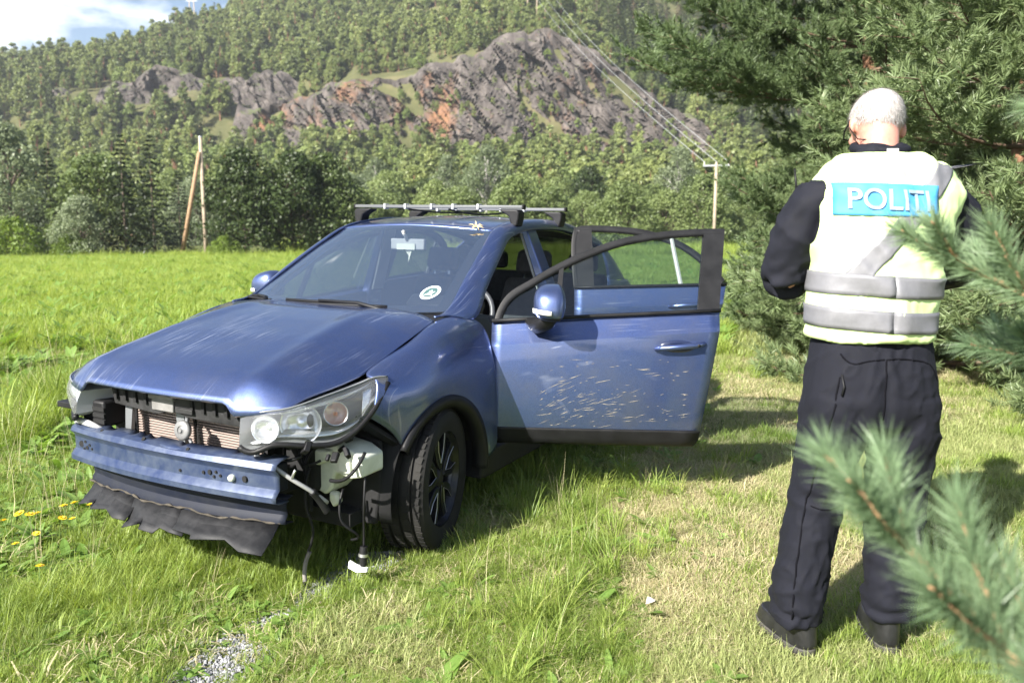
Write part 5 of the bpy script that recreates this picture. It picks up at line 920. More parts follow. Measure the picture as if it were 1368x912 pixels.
# --- trousers
T = MB()
loft(T, [ring((1.236, 2.735, 1.15), .185, .13), ring((1.236, 2.725, 1.08), .198, .148), ring((1.236, 2.715, .98), .215, .165), ring((1.236, 2.71, .90), .224, .165), ring((1.236, 2.71, .83), .216, .150), ring((1.236, 2.71, .80), .19, .12)])
loft(T, [ring((1.128, 2.71, .92), .112, .15), ring((1.118, 2.71, .78), .108, .138), ring((1.095, 2.715, .66), .096, .116), ring((1.076, 2.72, .56), .090, .104), ring((1.050, 2.71, .40), .088, .100), ring((1.026, 2.70, .25), .087, .098), ring((1.020, 2.70, .16), .084, .096), ring((1.018, 2.70, .105), .078, .090)])
loft(T, [ring((1.345, 2.71, .92), .112, .15), ring((1.356, 2.715, .78), .108, .138), ring((1.364, 2.73, .66), .098, .116), ring((1.368, 2.745, .55), .092, .104), ring((1.368, 2.74, .40), .088, .100), ring((1.360, 2.72, .25), .083, .096), ring((1.357, 2.715, .17), .084, .095), ring((1.357, 2.715, .12), .078, .088)])
def fold_t(co, no):
    x, y, z = co[:, 0], co[:, 1], co[:, 2]; w1 = np.exp(-((z-.17)/.10)**2); w2 = np.exp(-((z-.52)/.10)**2)*.7; w3 = np.exp(-((z-.80)/.12)**2)*.8
    ph = fbm(x*14+y*9, z*16, 3, 3)*10; f = (np.sin(z*75+x*18+ph)*.5+np.sin(z*48-y*25+ph*.7)*.5)
    rdg = lambda a, b_, s_: 1-np.abs(2*vn(a, b_, s_)-1); vert = (fbm(x*16+y*12, z*3.2, 3, 8)-.45)*.018+(rdg(x*15+z*5+y*7, z*7-x*4, 61)**3-.3)*.011*np.clip(1.1-z, .2, 1)+(rdg(x*26-z*9, z*17+y*9, 62)**4-.2)*.006
    return f*.006*(w1*1.5+w2+w3*.6)+vert-.010*np.exp(-((x-.06)/.02)**2)*np.clip((no[:, 1]*-1), 0, 1)*np.clip((1.02-z)/.1, 0, 1)*np.clip((z-.7)/.1, 0, 1)
trou = merged(T, 'trousers', .0085, 5, navy, person, fold_t)
# seams, pocket edges, zip pull
from mathutils.bvhtree import BVHTree
def bvh(o): return BVHTree.FromPolygons([v.co for v in o.data.vertices], [tuple(p.vertices) for p in o.data.polygons])
tb_ = bvh(trou)
def back(bv, x, z, off=.004):
    h = bv.ray_cast(Vector((x, -2, z)), Vector((0, 1, 0))); return Vector((x, h[0].y-off, z)) if h[0] else Vector((x, -.13, z))
def seam(bv, pts_, r_, name, mt, parent, n=26):
    P = [back(bv, LP((p[0], 0, p[1])).x, LP((p[0], 0, p[1])).z, off=.0005) for p in crv(pts_, n)]; m = MB(); m.tube(P, r_, 5); return m.build(name, mt, parent, True)
seam_m = pbr('seam', (.004, .004, .006), .9, spec=.1)
seam(tb_, [(1.225, 1.06), (1.222, .95), (1.222, .86)], .003, 'centre_seam', seam_m, trou); seam(tb_, [(1.09, 1.075), (1.12, 1.045), (1.17, 1.055), (1.22, 1.06)], .003, 'yoke_seam', seam_m, trou); seam(tb_, [(1.225, 1.06), (1.30, 1.06), (1.38, 1.04), (1.415, .99)], .003, 'yoke_seam', seam_m, trou)
seam(tb_, [(1.085, 1.0), (1.065, .88), (1.045, .74), (1.02, .60), (.995, .42), (.975, .25), (.975, .14)], .0035, 'side_zip', seam_m, trou); seam(tb_, [(1.025, .545), (1.075, .535), (1.13, .545)], .0025, 'knee_seam', seam_m, trou)
zp = MB(); zp.tube([tuple(back(tb_, LP((1.088, 0, 0)).x, LP((0, 0, 1.01)).z, off=.006)), tuple(back(tb_, LP((1.092, 0, 0)).x, LP((0, 0, .97)).z, off=.010)), tuple(back(tb_, LP((1.086, 0, 0)).x, LP((0, 0, .94)).z, off=.010))], .0035, 6); zp.build('zip_pull', blk, trou, True)
# --- shirt / jacket
S = MB()
loft(S, [ring((1.236, 2.735, 1.06), .190, .145), ring((1.236, 2.735, 1.20), .182, .14), ring((1.243, 2.75, 1.36), .190, .145), ring((1.260, 2.765, 1.50), .215, .148), ring((1.268, 2.78, 1.62), .215, .118), ring((1.262, 2.785, 1.68), .155, .09), ring((1.258, 2.79, 1.725), .085, .085), ring((1.264, 2.803, 1.765), .076, .078)])
limb(S, [(1.16, 2.775, 1.585), (1.045, 2.785, 1.575), (.995, 2.82, 1.45), ELB], [.080, .086, .086, .080], 18); limb(S, [ELB, (1.035, 2.97, 1.30), WRL], [.080, .070, .046], 16); limb(S, [(1.37, 2.775, 1.585), (1.49, 2.785, 1.57), (1.578, 2.82, 1.47), ERB], [.080, .086, .086, .078], 18); limb(S, [ERB, (1.64, 2.98, 1.325), WRR], [.078, .066, .046], 16)
def fold_s(co, no):
    x, y, z = co[:, 0], co[:, 1], co[:, 2]; el = np.exp(-(((z-1.26)/.09)**2))*(np.abs(x-.065) > .2); ph = fbm(x*13+y*8, z*14, 3, 13)*9
    rdg = lambda a, b_, s_: 1-np.abs(2*vn(a, b_, s_)-1)
    return (rdg(x*14+z*10+y*9, z*9-y*12, 73)**3-.3)*.010+np.sin(z*60+y*40+ph)*.005*(el+.3)+(fbm(x*14+4, z*9+y*6, 3, 17)-.45)*.026
shirt = merged(S, 'shirt', .0105, 6, navy_s, person, fold_s)
cl = MB(); cl.tube([tuple(LP((1.264+.085*math.cos(a), 2.806+.088*math.sin(a)-.004, 1.757+.018*math.sin(a)))) for a in np.linspace(0, 2*math.pi, 30)], .012, 8, sy=1.4, cap=False); cl.build('collar', navy_s, shirt, True)
lb = MB(); lb.box(LP((1.262, 2.700, 1.742)), (.036, .004, .011)); lb.build('collar_label', pbr('label', (.7, .72, .7), .6), shirt)
# --- vest
Vv = MB()
loft(Vv, [ring((1.236, 2.735, 1.105), .202, .165, e=.82), ring((1.236, 2.735, 1.20), .200, .162, e=.82), ring((1.243, 2.75, 1.36), .209, .166, e=.84), ring((1.260, 2.765, 1.50), .236, .168, e=.86), ring((1.274, 2.78, 1.60), .266, .155, e=.85), ring((1.276, 2.785, 1.680), .232, .125, e=.85), ring((1.265, 2.79, 1.725), .125, .100), ring((1.264, 2.80, 1.755), .090, .092)])
sl = LP((.968, 2.80, 1.555)); sr = LP((1.575, 2.80, 1.55)); hem = LP((0, 0, 1.108)).z; ntop = LP((0, 0, 1.738)).z
def keep_v(co):
    a = ((co[:, 0]-sl.x)/.060)**2+((co[:, 2]-sl.z)/.18)**2; b_ = ((co[:, 0]-sr.x)/.060)**2+((co[:, 2]-sr.z)/.18)**2
    return (a > 1) & (b_ > 1) & (co[:, 2] > hem) & (co[:, 2] < ntop)
def fold_v(co, no):
    x, y, z = co[:, 0], co[:, 1], co[:, 2]; rdg = lambda a, b_, s_: 1-np.abs(2*vn(a, b_, s_)-1)
    return (rdg(x*12+z*9, z*6-x*5, 71)**4-.2)*.008+(rdg(x*22-z*13, z*10+x*3, 72)**4-.2)*.004+(fbm(x*15+2, z*5, 3, 23)-.45)*.032+np.sin(z*38+x*30+fbm(x*6, z*6, 2, 4)*9)*.0042+.010*np.clip((1.25-z)/.2, 0, 1)*np.sin(x*34+z*5)*.6
vest = merged(Vv, 'vest', .011, 6, vest_m, person, fold_v, keep_v); sm = vest.modifiers.new('s', 'SOLIDIFY'); sm.thickness = .004; sm.offset = 1
vb = bvh(vest)
def lay(x0, x1, zfun0, zfun1, name, mt, off, nx=40, nz=6, wrap=True):
    """strip of tape laid on the vest, all the way round the body when wrap"""
    rows = []
    c = LP((1.235, 2.75, 0))
    if wrap:
        for i in range(64):
            a = 2*math.pi*i/63; d = Vector((math.sin(a), -math.cos(a), 0)); row = []
            for j in range(nz):
                zz = LP((0, 0, zfun0+(zfun1-zfun0)*j/(nz-1)-.012*math.sin(a))).z; h = vb.ray_cast(Vector((c.x, c.y, zz))+d*1.5, -d); row.append((h[0]+d*off) if h[0] else Vector((c.x, c.y, zz))+d*.2)
            rows.append(row)
    G = np.array([[tuple(p) for p in r_] for r_ in rows]); o_ = sheet(name, G, mt, vest, .002, False, 0); return o_
lay(0, 0, 1.262, 1.332, 'reflective_band', band_m, .0085); lay(0, 0, 1.148, 1.218, 'reflective_band', band_m, .0085)
def flat(name, quad_, mt, off, nx=24, nz=14):
    """quad given in (x, z); laid on the back of the vest"""
    Q = np.array(quad_, float); G = np.zeros((nx, nz, 3))
    for i in range(nx):
        for j in range(nz):
            a, b_ = i/(nx-1), j/(nz-1); p = (Q[0]*(1-a)+Q[1]*a)*(1-b_)+(Q[3]*(1-a)+Q[2]*a)*b_; q = LP((p[0], 0, p[1])); G[i, j] = tuple(back(vb, q.x, q.z, off))
    return sheet(name, G, mt, vest, .002, False, 0)
flat('reflective_sash', [(1.405, 1.700), (1.480, 1.690), (1.165, 1.332), (1.085, 1.335)][:4], band_m, .0075, 10, 50)
patch_o = flat('back_patch', [(1.060, 1.637), (1.380, 1.622), (1.378, 1.520), (1.058, 1.530)], blue_m, .011)
fc = bpy.data.curves.new('t', 'FONT'); fc.body = 'POLITI'; fc.size = 1; fc.align_x = 'CENTER'; fc.align_y = 'CENTER'; fc.offset = .012
fo = bpy.data.objects.new('t', fc); col.objects.link(fo); bpy.context.view_layer.update(); dg = bpy.context.evaluated_depsgraph_get(); tm = bpy.data.meshes.new_from_object(fo.evaluated_get(dg)); bpy.data.objects.remove(fo)
bm = bmesh.new(); bm.from_mesh(tm); bmesh.ops.triangulate(bm, faces=bm.faces); bmesh.ops.subdivide_edges(bm, edges=bm.edges, cuts=1, use_grid_fill=True); bm.to_mesh(tm); bm.free()
tv = np.array([tuple(v.co) for v in tm.vertices]); tv[:, :2] -= (tv[:, :2].max(0)+tv[:, :2].min(0))/2; tw = np.ptp(tv[:, 0]); th_ = np.ptp(tv[:, 1])
pv = [back(vb, LP((1.220+x*.252/tw, 0, 0)).x, LP((0, 0, 1.578+z*.068/th_-(x/tw)*.012)).z, .0175) for x, z in tv[:, :2]]
lo = mk('lettering', pv, [tuple(p.vertices) for p in tm.polygons], lett_m, patch_o, False); sm = lo.modifiers.new('s', 'SOLIDIFY'); sm.thickness = .0012; sm.offset = 0
# --- boots
def boot(heel, toe, ank):
    h = Vector(heel); d = (Vector(toe)-h); ln = d.length; d.normalize(); yaw = math.atan2(d.y, d.x)-math.pi/2; m = MB()
    loft(m, [ring((h+d*.11)[:2]+(.012,) if False else ((h+d*(ln*.5)).x, (h+d*(ln*.5)).y, z), .052*k, ln*.5*q, 28, .75, yaw) for z, k, q in ((.0, .98, 1.0), (.025, 1.0, 1.0), (.045, .96, .98), (.075, .84, .86))])
    loft(m, [ring(((h+d*(ln*a)).x, (h+d*(ln*a)).y, z), rx, ry, 28, .85, yaw) for z, a, rx, ry in ((.03, .30, .046, .10), (.08, .29, .046, .092), (.12, .24, .044, .072), (.16, .22, .046, .062), (.24, .22, .05, .06))])
    o_ = merged(m, 'boot', .0055, 4, boot_m, person)
    so2 = MB(); loft(so2, [ring(((h+d*(ln*.5)).x, (h+d*(ln*.5)).y, z), .055, ln*.5+.004, 28, .75, yaw) for z in (-.004, .022)]); so2.build('sole', pbr('boot_sole', (.02, .02, .02), .7, c2=(.07, .065, .055), vs_=20), o_, bevel=.004)
boot((1.050, 2.625, 0), (.965, 2.91, 0), None); boot((1.335, 2.64, 0), (1.375, 2.93, 0), None)
# --- radio aerial and hand-held notebook
ra_ = MB(); ra_.tube([tuple(LP((1.03, 2.92, 1.60))), tuple(LP((1.018, 2.925, 1.70)))], [.005, .003], 6); ra_.tube([tuple(LP((1.035, 2.915, 1.5))), tuple(LP((1.03, 2.92, 1.60)))], .016, 8); ra_.build('radio', blk, person, True)
nb = MB(); nb.box((0, 0, 0), (.13, .006, .17)); nbo = nb.build('notebook', blk, None, bevel=.003); nbo.location = Vector((1.117, 2.551, pz0))+LP((1.40, 3.19, 1.30)); nbo.rotation_euler = (rad(-50), 0, rad(10)); tag(nbo, 'small black notebook held in front of the officer', 'notebook')
pg = MB(); pg.box((0, .005, 0), (.122, .004, .162)); pg.build('page', pbr('paper', (.75, .75, .72), .8), nbo)
# ------------------------------------------------------------------ near pines on the right
lm_pine = leafmat('pine_needles', (.085, .132, .056), (.275, .335, .155), .32, .45, .4); lm_pine2 = leafmat('pine_needles_close', (.105, .175, .090), (.26, .35, .195), .32, .42, .45); twig_m = pbr('pine_twig', (.30, .17, .09), .8, var=.35, vs_=40); limb_m = pbr('limb_bark', (.13, .085, .055), .9, var=.4, vs_=12); dead_m = pbr('dead_twig', (.24, .20, .17), .9, var=.3, vs_=20)
def needle_kit(r, n, L_, nl, wd, spread=(35, 65)):
    """triangular needles along a shoot pointing +Z, length L_"""
    z = L_*r.random(n); a = r.random(n)*6.283; th_ = np.radians(spread[0]+(spread[1]-spread[0])*r.random(n))*(1-.45*(z/L_)**3); l_ = nl*(.75+.5*r.random(n))
    d = np.stack([np.sin(th_)*np.cos(a), np.sin(th_)*np.sin(a), np.cos(th_)], 1); b0 = np.stack([0*z, 0*z, z], 1); sd_ = unit(np.cross(d, r.normal(size=(n, 3))))*wd/2
    return np.stack([b0-sd_, b0+sd_, b0+d*l_[:, None]], 1)          # (n,3,3)
def frames(D, r):
    D = unit(D); ref = unit(r.normal(size=D.shape)); a = unit(np.cross(D, ref)); return np.stack([a, np.cross(D, a), D], -1)
def near_pine(seed, h, w_, z0=.15, nwh=17, per=6, needles=44, extra=()):
    r = np.random.default_rng(seed); trunk = MB(); trunk.tube([(0, 0, -.2), (r.normal()*.05, r.normal()*.05, h*.4), (r.normal()*.1, r.normal()*.1, h*.75), (0, 0, h)], [.15, .12, .07, .015], 10)
    limbs = MB(); SP = []; SD = []; dead = MB()
    for i in range(nwh):
        z = z0+(h-z0-.2)*(i/nwh)**1.05; k = z/h; Lb = w_*(1-k)**.62*(.85+.3*r.random())
        for j in range(per+sum(1 for e_ in extra if e_[0] == i)):
            a = 2*math.pi*(j+r.random()*.6)/per+i*.9; el = rad(-6+38*k+r.normal()*7); L1 = Lb*(.75+.4*r.random())
            if j >= per: e_ = [q_ for q_ in extra if q_[0] == i][j-per]; a = e_[1]; L1 = e_[2]; el = rad(8)
            d = np.array([math.cos(a)*math.cos(el), math.sin(a)*math.cos(el), math.sin(el)]); side = np.array([-math.sin(a), math.cos(a), 0])
            t_ = np.linspace(0, 1, 9)[:, None]; P = np.array([0, 0, z])+d*L1*t_+np.array([0, 0, 1])*(L1*(-.22*t_+.30*t_**2.2))+side*L1*.10*np.sin(t_*3+r.random()*6)
            limbs.tube([tuple(p) for p in P], list(np.linspace(.026*(1-.6*k)+.006, .004, 9)), 5)
            ntw = int(8+L1*11)
            for q in range(ntw):
                f = .22+.78*(q+r.random())/ntw; p0 = np.array([np.interp(f, t_[:, 0], P[:, c]) for c in range(3)]); sg = 1 if q % 2 else -1; tl = L1*.30*(1.15-f)*(.7+.6*r.random())+.12
                td = unit((d*(.75)+side*sg*(.8+.3*r.normal())+np.array([0, 0, .22+.25*r.normal()]))[None])[0]; ns = max(2, int(tl/.085))
                for m_ in range(ns):
                    g_ = (m_+.6)/ns; SP.append(p0+td*tl*g_+r.normal(size=3)*.03); SD.append(td+r.normal(size=3)*.45+np.array([0, 0, .35]))
                if q % 2 == 0: limbs.tube([tuple(p0), tuple(p0+td*tl)], [.005, .0015], 3)
            if r.random() < .5 and k < .5:
                f = .15+.3*r.random(); p0 = np.array([np.interp(f, t_[:, 0], P[:, c]) for c in range(3)]); q1 = p0+side*r.normal()*.35+np.array([0, 0, .1*r.normal()])+d*.3; dead.tube([tuple(p0), tuple((p0+q1)/2+r.normal(size=3)*.04), tuple(q1)], [.010, .007, .003], 4)
    kits = [needle_kit(r, needles, .15, .085, .0125, (22, 70)) for _ in range(6)]; SP = np.array(SP); Fm = frames(np.array(SD), r); out_ = []
    ki = r.integers(6, size=len(SP)); sc_ = .8+.5*r.random(len(SP))
    for q in range(6):
        m_ = ki == q; out_.append((np.einsum('sij,nkj->snki', Fm[m_], kits[q])*sc_[m_][:, None, None, None]+SP[m_][:, None, None, :]).reshape(-1, 3))
    V = np.concatenate(out_); print('pine shoots', len(SP), 'tris', len(V)//3); cm = mkn('pine_crown', V, np.arange(len(V)).reshape(-1, 3), [lm_pine])
    def grab(mb, nm, mt): o_ = mb.build(nm, mt, None, True); me_ = o_.data; bpy.data.objects.remove(o_); return me_
    return [('trunk', grab(trunk, 'pine_trunk', bark_pine)), ('limbs', grab(limbs, 'pine_limbs', limb_m)), ('dead_twigs', grab(dead, 'pine_dead', dead_m)), ('crown', cm)]
npA = near_pine(101, 7.5, 2.25, extra=((8, 2.75, 3.5), (8, 3.05, 3.3), (9, 2.6, 3.3), (9, 2.35, 3.1), (10, 2.9, 3.0), (11, 2.7, 2.8), (12, 2.95, 2.5))); npB = near_pine(202, 6.5, 2.6, nwh=14)
def put_pine(pr, x, y, s, rz, label):
    o = empty('pine_tree', (x, y, float(H(np.array([x]), np.array([y]))[0])), rz); o.scale = (s, s, s); tag(o, label, 'tree')
    for nm, me_ in pr: link(bpy.data.objects.new(nm, me_), o)
put_pine(npA, 5.25, 12.2, 1.0, .3, 'big green pine with spreading branches left of the officer, beside the power pole')
put_pine(npB, 5.3, 8.3, 1.05, 2.1, 'dense pine with bare reddish limbs inside, right behind the officer')
put_pine(npA, 7.6, 10.2, 1.4, 4.0, 'tall shaded pine behind the pine at the officer\'s right side')
put_pine(npB, 7.5, 17.5, 1.05, 5.0, 'bushy pine farther along the grass strip')
put_pine(npB, 10.2, 15.5, 1.35, 1.2, 'tall pine deep inside the stand behind the officer')
put_pine(npA, 10.2, 24.0, 1.3, 3.3, 'far pine at the end of the grass strip')
put_pine(npB, 3.75, 9.9, .36, .7, 'small low pine sapling at the edge of the grass strip')
# --- the pine beside the photographer: branches reaching into view
nt_ = empty('pine_tree', (2.05, .35, 0)); tag(nt_, 'pine right beside the viewer whose needle branches reach in front of the officer', 'tree')
MB().tube([(0, 0, -.2), (.02, 0, 1.2), (0, .03, 3.2)], [.07, .06, .03], 12).build('trunk', bark_pine, nt_, True)
def near_branch(P, shoots, seed, nl=.056, wd=.0026, dens=3900, stem=.007):
    r = np.random.default_rng(seed); P = [Vector(p)-Vector((2.05, .35, 0)) for p in P]; C = crv([tuple(p) for p in P], 30); wood = MB(); wood.tube([tuple(p) for p in C], list(np.linspace(.016, stem*.55, 30)), 8)
    tris = []
    def brush(A, Bp, n, nl_=nl):
        A = np.array(A); Bp = np.array(Bp); L_ = np.linalg.norm(Bp-A); k = needle_kit(r, n, L_, nl_, wd, (20, 62)); Fm = frames((Bp-A)[None], r)[0]; tris.append((k @ Fm.T+A).reshape(-1, 3))
    # needles on the outer part of the main axis
    i0 = 10
    for i in range(i0, 29, 2): brush(C[i], C[min(i+2, 29)], int(dens*np.linalg.norm(C[min(i+2, 29)]-C[i])))
    for f, az, ln, lift in shoots:
        i = int(f*29); p0 = C[i]; tdir = unit((C[min(i+1, 29)]-C[i-1])[None])[0]; up = np.array([0, 0, 1.]); sd_ = unit(np.cross(tdir, up)[None])[0]; d = unit((tdir*.78+sd_*math.sin(az)*.75+up*math.cos(az)*.75*lift)[None])[0]
        p1 = p0+d*ln*.5+up*.01; p2 = p0+d*ln+up*.03; wood.tube([tuple(p0), tuple(p1), tuple(p2)], [stem*.7, stem*.55, stem*.35], 7); brush(p0*.8+p1*.2, p1, int(dens*ln*.4)); brush(p1, p2, int(dens*ln*.62)); wood.tube([tuple(p2), tuple(p2+d*.012)], [.004, .001], 6)
    b_ = wood.build('branch', twig_m, nt_, True); V = np.concatenate(tris); nd = link(bpy.data.objects.new('needles', mkn('needles', V, np.arange(len(V)).reshape(-1, 3), [lm_pine2])), b_); tag(nd, kind='stuff')
near_branch([(2.05, .35, .62), (1.3, .55, .72), (.86, .70, .80), (.66, .80, .90), (.52, .885, 1.04), (.40, .985, 1.185)], [(.92, -1.4, .10, 1), (.90, 1.2, .10, 1), (.80, -1.6, .13, .8), (.80, .6, .14, 1), (.70, -1.2, .15, 1), (.70, 1.5, .17, .6), (.62, .2, .19, 1), (.58, -1.7, .14, .5), (.55, 1.3, .17, .7), (.48, .5, .18, 1), (.44, -1.5, .2, .5), (.42, 1.4, .2, .6), (.38, .9, .2, 1), (.5, -.5, .17, 1), (.66, -.2, .16, 1), (.75, 1.0, .15, 1)], 61)
near_branch([(2.05, .35, 1.0), (1.55, .85, 1.12), (1.2, 1.2, 1.24), (.99, 1.36, 1.315), (.85, 1.44, 1.39), (.725, 1.5, 1.468)], [(.93, 1.3, .09, 1), (.90, -1.3, .08, 1), (.80, 1.5, .13, .6), (.80, -.6, .12, 1), (.70, .3, .15, 1), (.66, -1.5, .15, .6), (.60, 1.4, .16, .6)], 62, nl=.055)
near_branch([(2.05, .35, .95), (1.6, .95, 1.05), (1.3, 1.35, 1.14), (1.1, 1.52, 1.20), (.93, 1.6, 1.24)], [(.92, 1.4, .09, .8), (.88, -1.2, .09, 1), (.74, .4, .13, 1), (.70, -1.5, .12, .5)], 63)
near_branch([(2.05, .38, 1.75), (1.65, .95, 1.72), (1.3, 1.35, 1.70), (1.13, 1.5, 1.71), (1.0, 1.58, 1.705)], [(.90, 1.4, .09, .8), (.85, -1.3, .10, 1), (.75, -.4, .12, 1)], 64)
# ------------------------------------------------------------------ grass
g_green = leafmat('grass_green', (.135, .215, .036), (.33, .41, .10), .45, .45, .4, c3=(.30, .29, .11)); g_lawn = leafmat('grass_lawn', (.22, .275, .085), (.41, .44, .185), .4, .5, .35, c3=(.42, .36, .17)); g_dry = leafmat('grass_dry', (.42, .365, .20), (.62, .56, .36), .35, .6, .3); g_leaf = leafmat('leaf_weed', (.13, .23, .04), (.25, .37, .10), .42, .4, .45); g_far = leafmat('grass_meadow', (.19, .285, .045), (.37, .44, .11), .45, .5, .3, c3=(.36, .34, .13))
def blades(r, n, rad_, h0, h1, wd, lean, mat, name, seg=3, flat_=0):
    a = r.random(n)*6.283; rr_ = rad_*np.sqrt(r.random(n)); b0 = np.stack([rr_*np.cos(a), rr_*np.sin(a), np.full(n, -.012)], 1); h = h0+(h1-h0)*r.random(n)**1.3; az = a+r.normal(size=n)*.9; le = lean*(.35+.9*r.random(n))+flat_; d = np.stack([np.cos(az), np.sin(az), 0*az], 1); sd_ = np.stack([-np.sin(az), np.cos(az), 0*az], 1)*(wd*(.6+.8*r.random(n)))[:, None]/2; V = []; F = []
    base = np.arange(n)*(2*seg+1)
    pts_ = np.zeros((n, 2*seg+1, 3))
    for k in range(seg+1):
        t_ = k/seg; p = b0+np.array([0, 0, 1])*(h*t_*np.cos(le*t_))[:, None]+d*(h*np.sin(le*t_)*t_)[:, None]; w_ = (1-t_**1.6)
        if k < seg: pts_[:, 2*k] = p-sd_*w_; pts_[:, 2*k+1] = p+sd_*w_
        else: pts_[:, 2*seg] = p
    F3 = []; F4 = []
    for k in range(seg-1): F4.append(np.stack([base+2*k, base+2*k+1, base+2*k+3, base+2*k+2], 1))
    tri = np.stack([base+2*seg-2, base+2*seg-1, base+2*seg], 1)
    quadt = np.concatenate(F4); T3 = np.concatenate([quadt[:, [0, 1, 2]], quadt[:, [0, 2, 3]], tri])
    return mkn(name, pts_.reshape(-1, 3), T3, [mat])
def rosette(r, n, l0, l1, wd, mat, name, up=.5, lobes=0):
    """broad weed leaves: folded strips"""
    V = []; F = []
    for i in range(n):
        a = 6.283*(i+r.random()*.7)/n; l_ = l0+(l1-l0)*r.random(); e = up*(.5+r.random()); d = np.array([math.cos(a), math.sin(a), 0]); s_ = np.array([-math.sin(a), math.cos(a), 0]); b_ = len(V); m = 7
        for k in range(m):
            t_ = k/(m-1); w_ = wd*l_*math.sin(math.pi*min(1, t_*.93+.05))**.7*(1+.25*lobes*math.sin(k*2.6)); p = d*l_*t_*math.cos(e*(1-.8*t_))+np.array([0, 0, 1])*l_*(t_*math.sin(e)-.28*t_**2); V += [p-s_*w_+np.array([0, 0, .12*w_]), p, p+s_*w_+np.array([0, 0, .12*w_])]
        for k in range(m-1):
            for q in (0, 1): x = b_+3*k+q; F += [(x, x+1, x+4), (x, x+4, x+3)]
    return mkn(name, np.array(V), np.array(F), [mat])
rg = np.random.default_rng(5)
kit = []; K = {}
def kadd(key, me_): K.setdefault(key, []).append(len(kit)); kit.append(me_)
for i in range(4): kadd('lawn', blades(rg, 34, .055, .025, .075, .0034, 1.1, g_lawn, 'lawn_tuft'))
for i in range(2): kadd('lawng', blades(rg, 34, .055, .03, .085, .0036, .95, g_green, 'lawn_tuft_green'))
for i in range(3): kadd('dry', blades(rg, 30, .06, .025, .075, .0026, 1.5, g_dry, 'dry_tuft', flat_=.5))
for i in range(4): kadd('mead', blades(rg, 44, .085, .07, .20, .0045, .9, g_green, 'meadow_tuft', 4))
for i in range(2): kadd('meadl', blades(rg, 40, .085, .07, .19, .0045, .9, g_far, 'meadow_tuft_light', 4))
for i in range(3): kadd('tall', blades(rg, 46, .06, .16, .40, .0052, 1.15, g_green if i else g_far, 'tall_tuft', 5))
for i in range(2): kadd('stalk', blades(rg, 5, .05, .28, .46, .0022, .35, g_dry, 'seed_stalk', 4))
for i in range(3): kadd('weed', rosette(rg, 9, .05, .11, .19, g_leaf, 'weed', .6, i == 2))
for i in range(2): kadd('clover', rosette(rg, 16, .02, .045, .42, g_leaf, 'clover', .9))
for i in range(3): kadd('crop', rosette(rg, 14, .10, .21, .17, g_leaf, 'crop_plant', 1.1))
for i in range(3): kadd('far', blades(rg, 60, .30, .16, .36, .014, .8, g_far, 'far_tuft', 3))
for i in range(2): kadd('farg', rosette(rg, 22, .14, .30, .15, g_leaf, 'far_leaf', 1.2))
GX_, GY_, GI, GS = [], [], [], []
def add(x, y, key, s):
    n = len(x); GX_.append(x); GY_.append(y); GI.append(np.array(K[key])[rg.integers(len(K[key]), size=n)]); GS.append(s*np.ones(n))
def area(n, y0, y1, u0, u1, pw=1.0):
    """random ground places in the wedge the camera sees (and a margin)"""
    y = y0+(y1-y0)*rg.random(n)**pw; u = u0+(u1-u0)*rg.random(n); return (u-684)/1064*(y+.2), y
yaw_ = rad(243); cf, sf = math.cos(yaw_), math.sin(yaw_)
def carxy(x, y): dx, dy = x+1.165, y-3.88; return dx*cf+dy*sf, -dx*sf+dy*cf
def under(x, y): a, b_ = carxy(x, y); return (a > -3.4) & (a < .65) & (np.abs(b_) < .80)
def strip(x, y):   # signed place across the tall grass strip that runs along the car's left side
    c = np.interp(y, [1.5, 2.6, 3.4, 4.2, 5.2, 6.5, 9, 30], [.10, .18, .16, .22, .62, 1.05, 1.9, 9]); return x-c
def wheelhit(x, y):
    a, b_ = carxy(x, y); h = np.zeros(len(x), bool)
    for xc in (-.15, -2.79):
        for s in (1, -1): h |= (np.abs(a-xc) < .16) & (np.abs(b_-s*.76) < .13)
    return h
def boots_(x, y): return (np.hypot(x-.96, y-2.63) < .10) | (np.hypot(x-.99, y-2.54) < .08) | (np.hypot(x-1.29, y-2.57) < .09) | (np.hypot(x-1.31, y-2.70) < .08)
def gravel(x, y):
    c = np.interp(y, [1.9, 2.4, 2.75, 3.1, 3.4], [-1.12, -1.06, -.98, -.80, -.62]); w_ = .20+.85*(fbm(x*3.1+2, y*3.1, 2, 71)-.46); return np.abs(x-c)/np.maximum(w_, .02)*(1+2*np.clip(y-3.25, 0, 1))
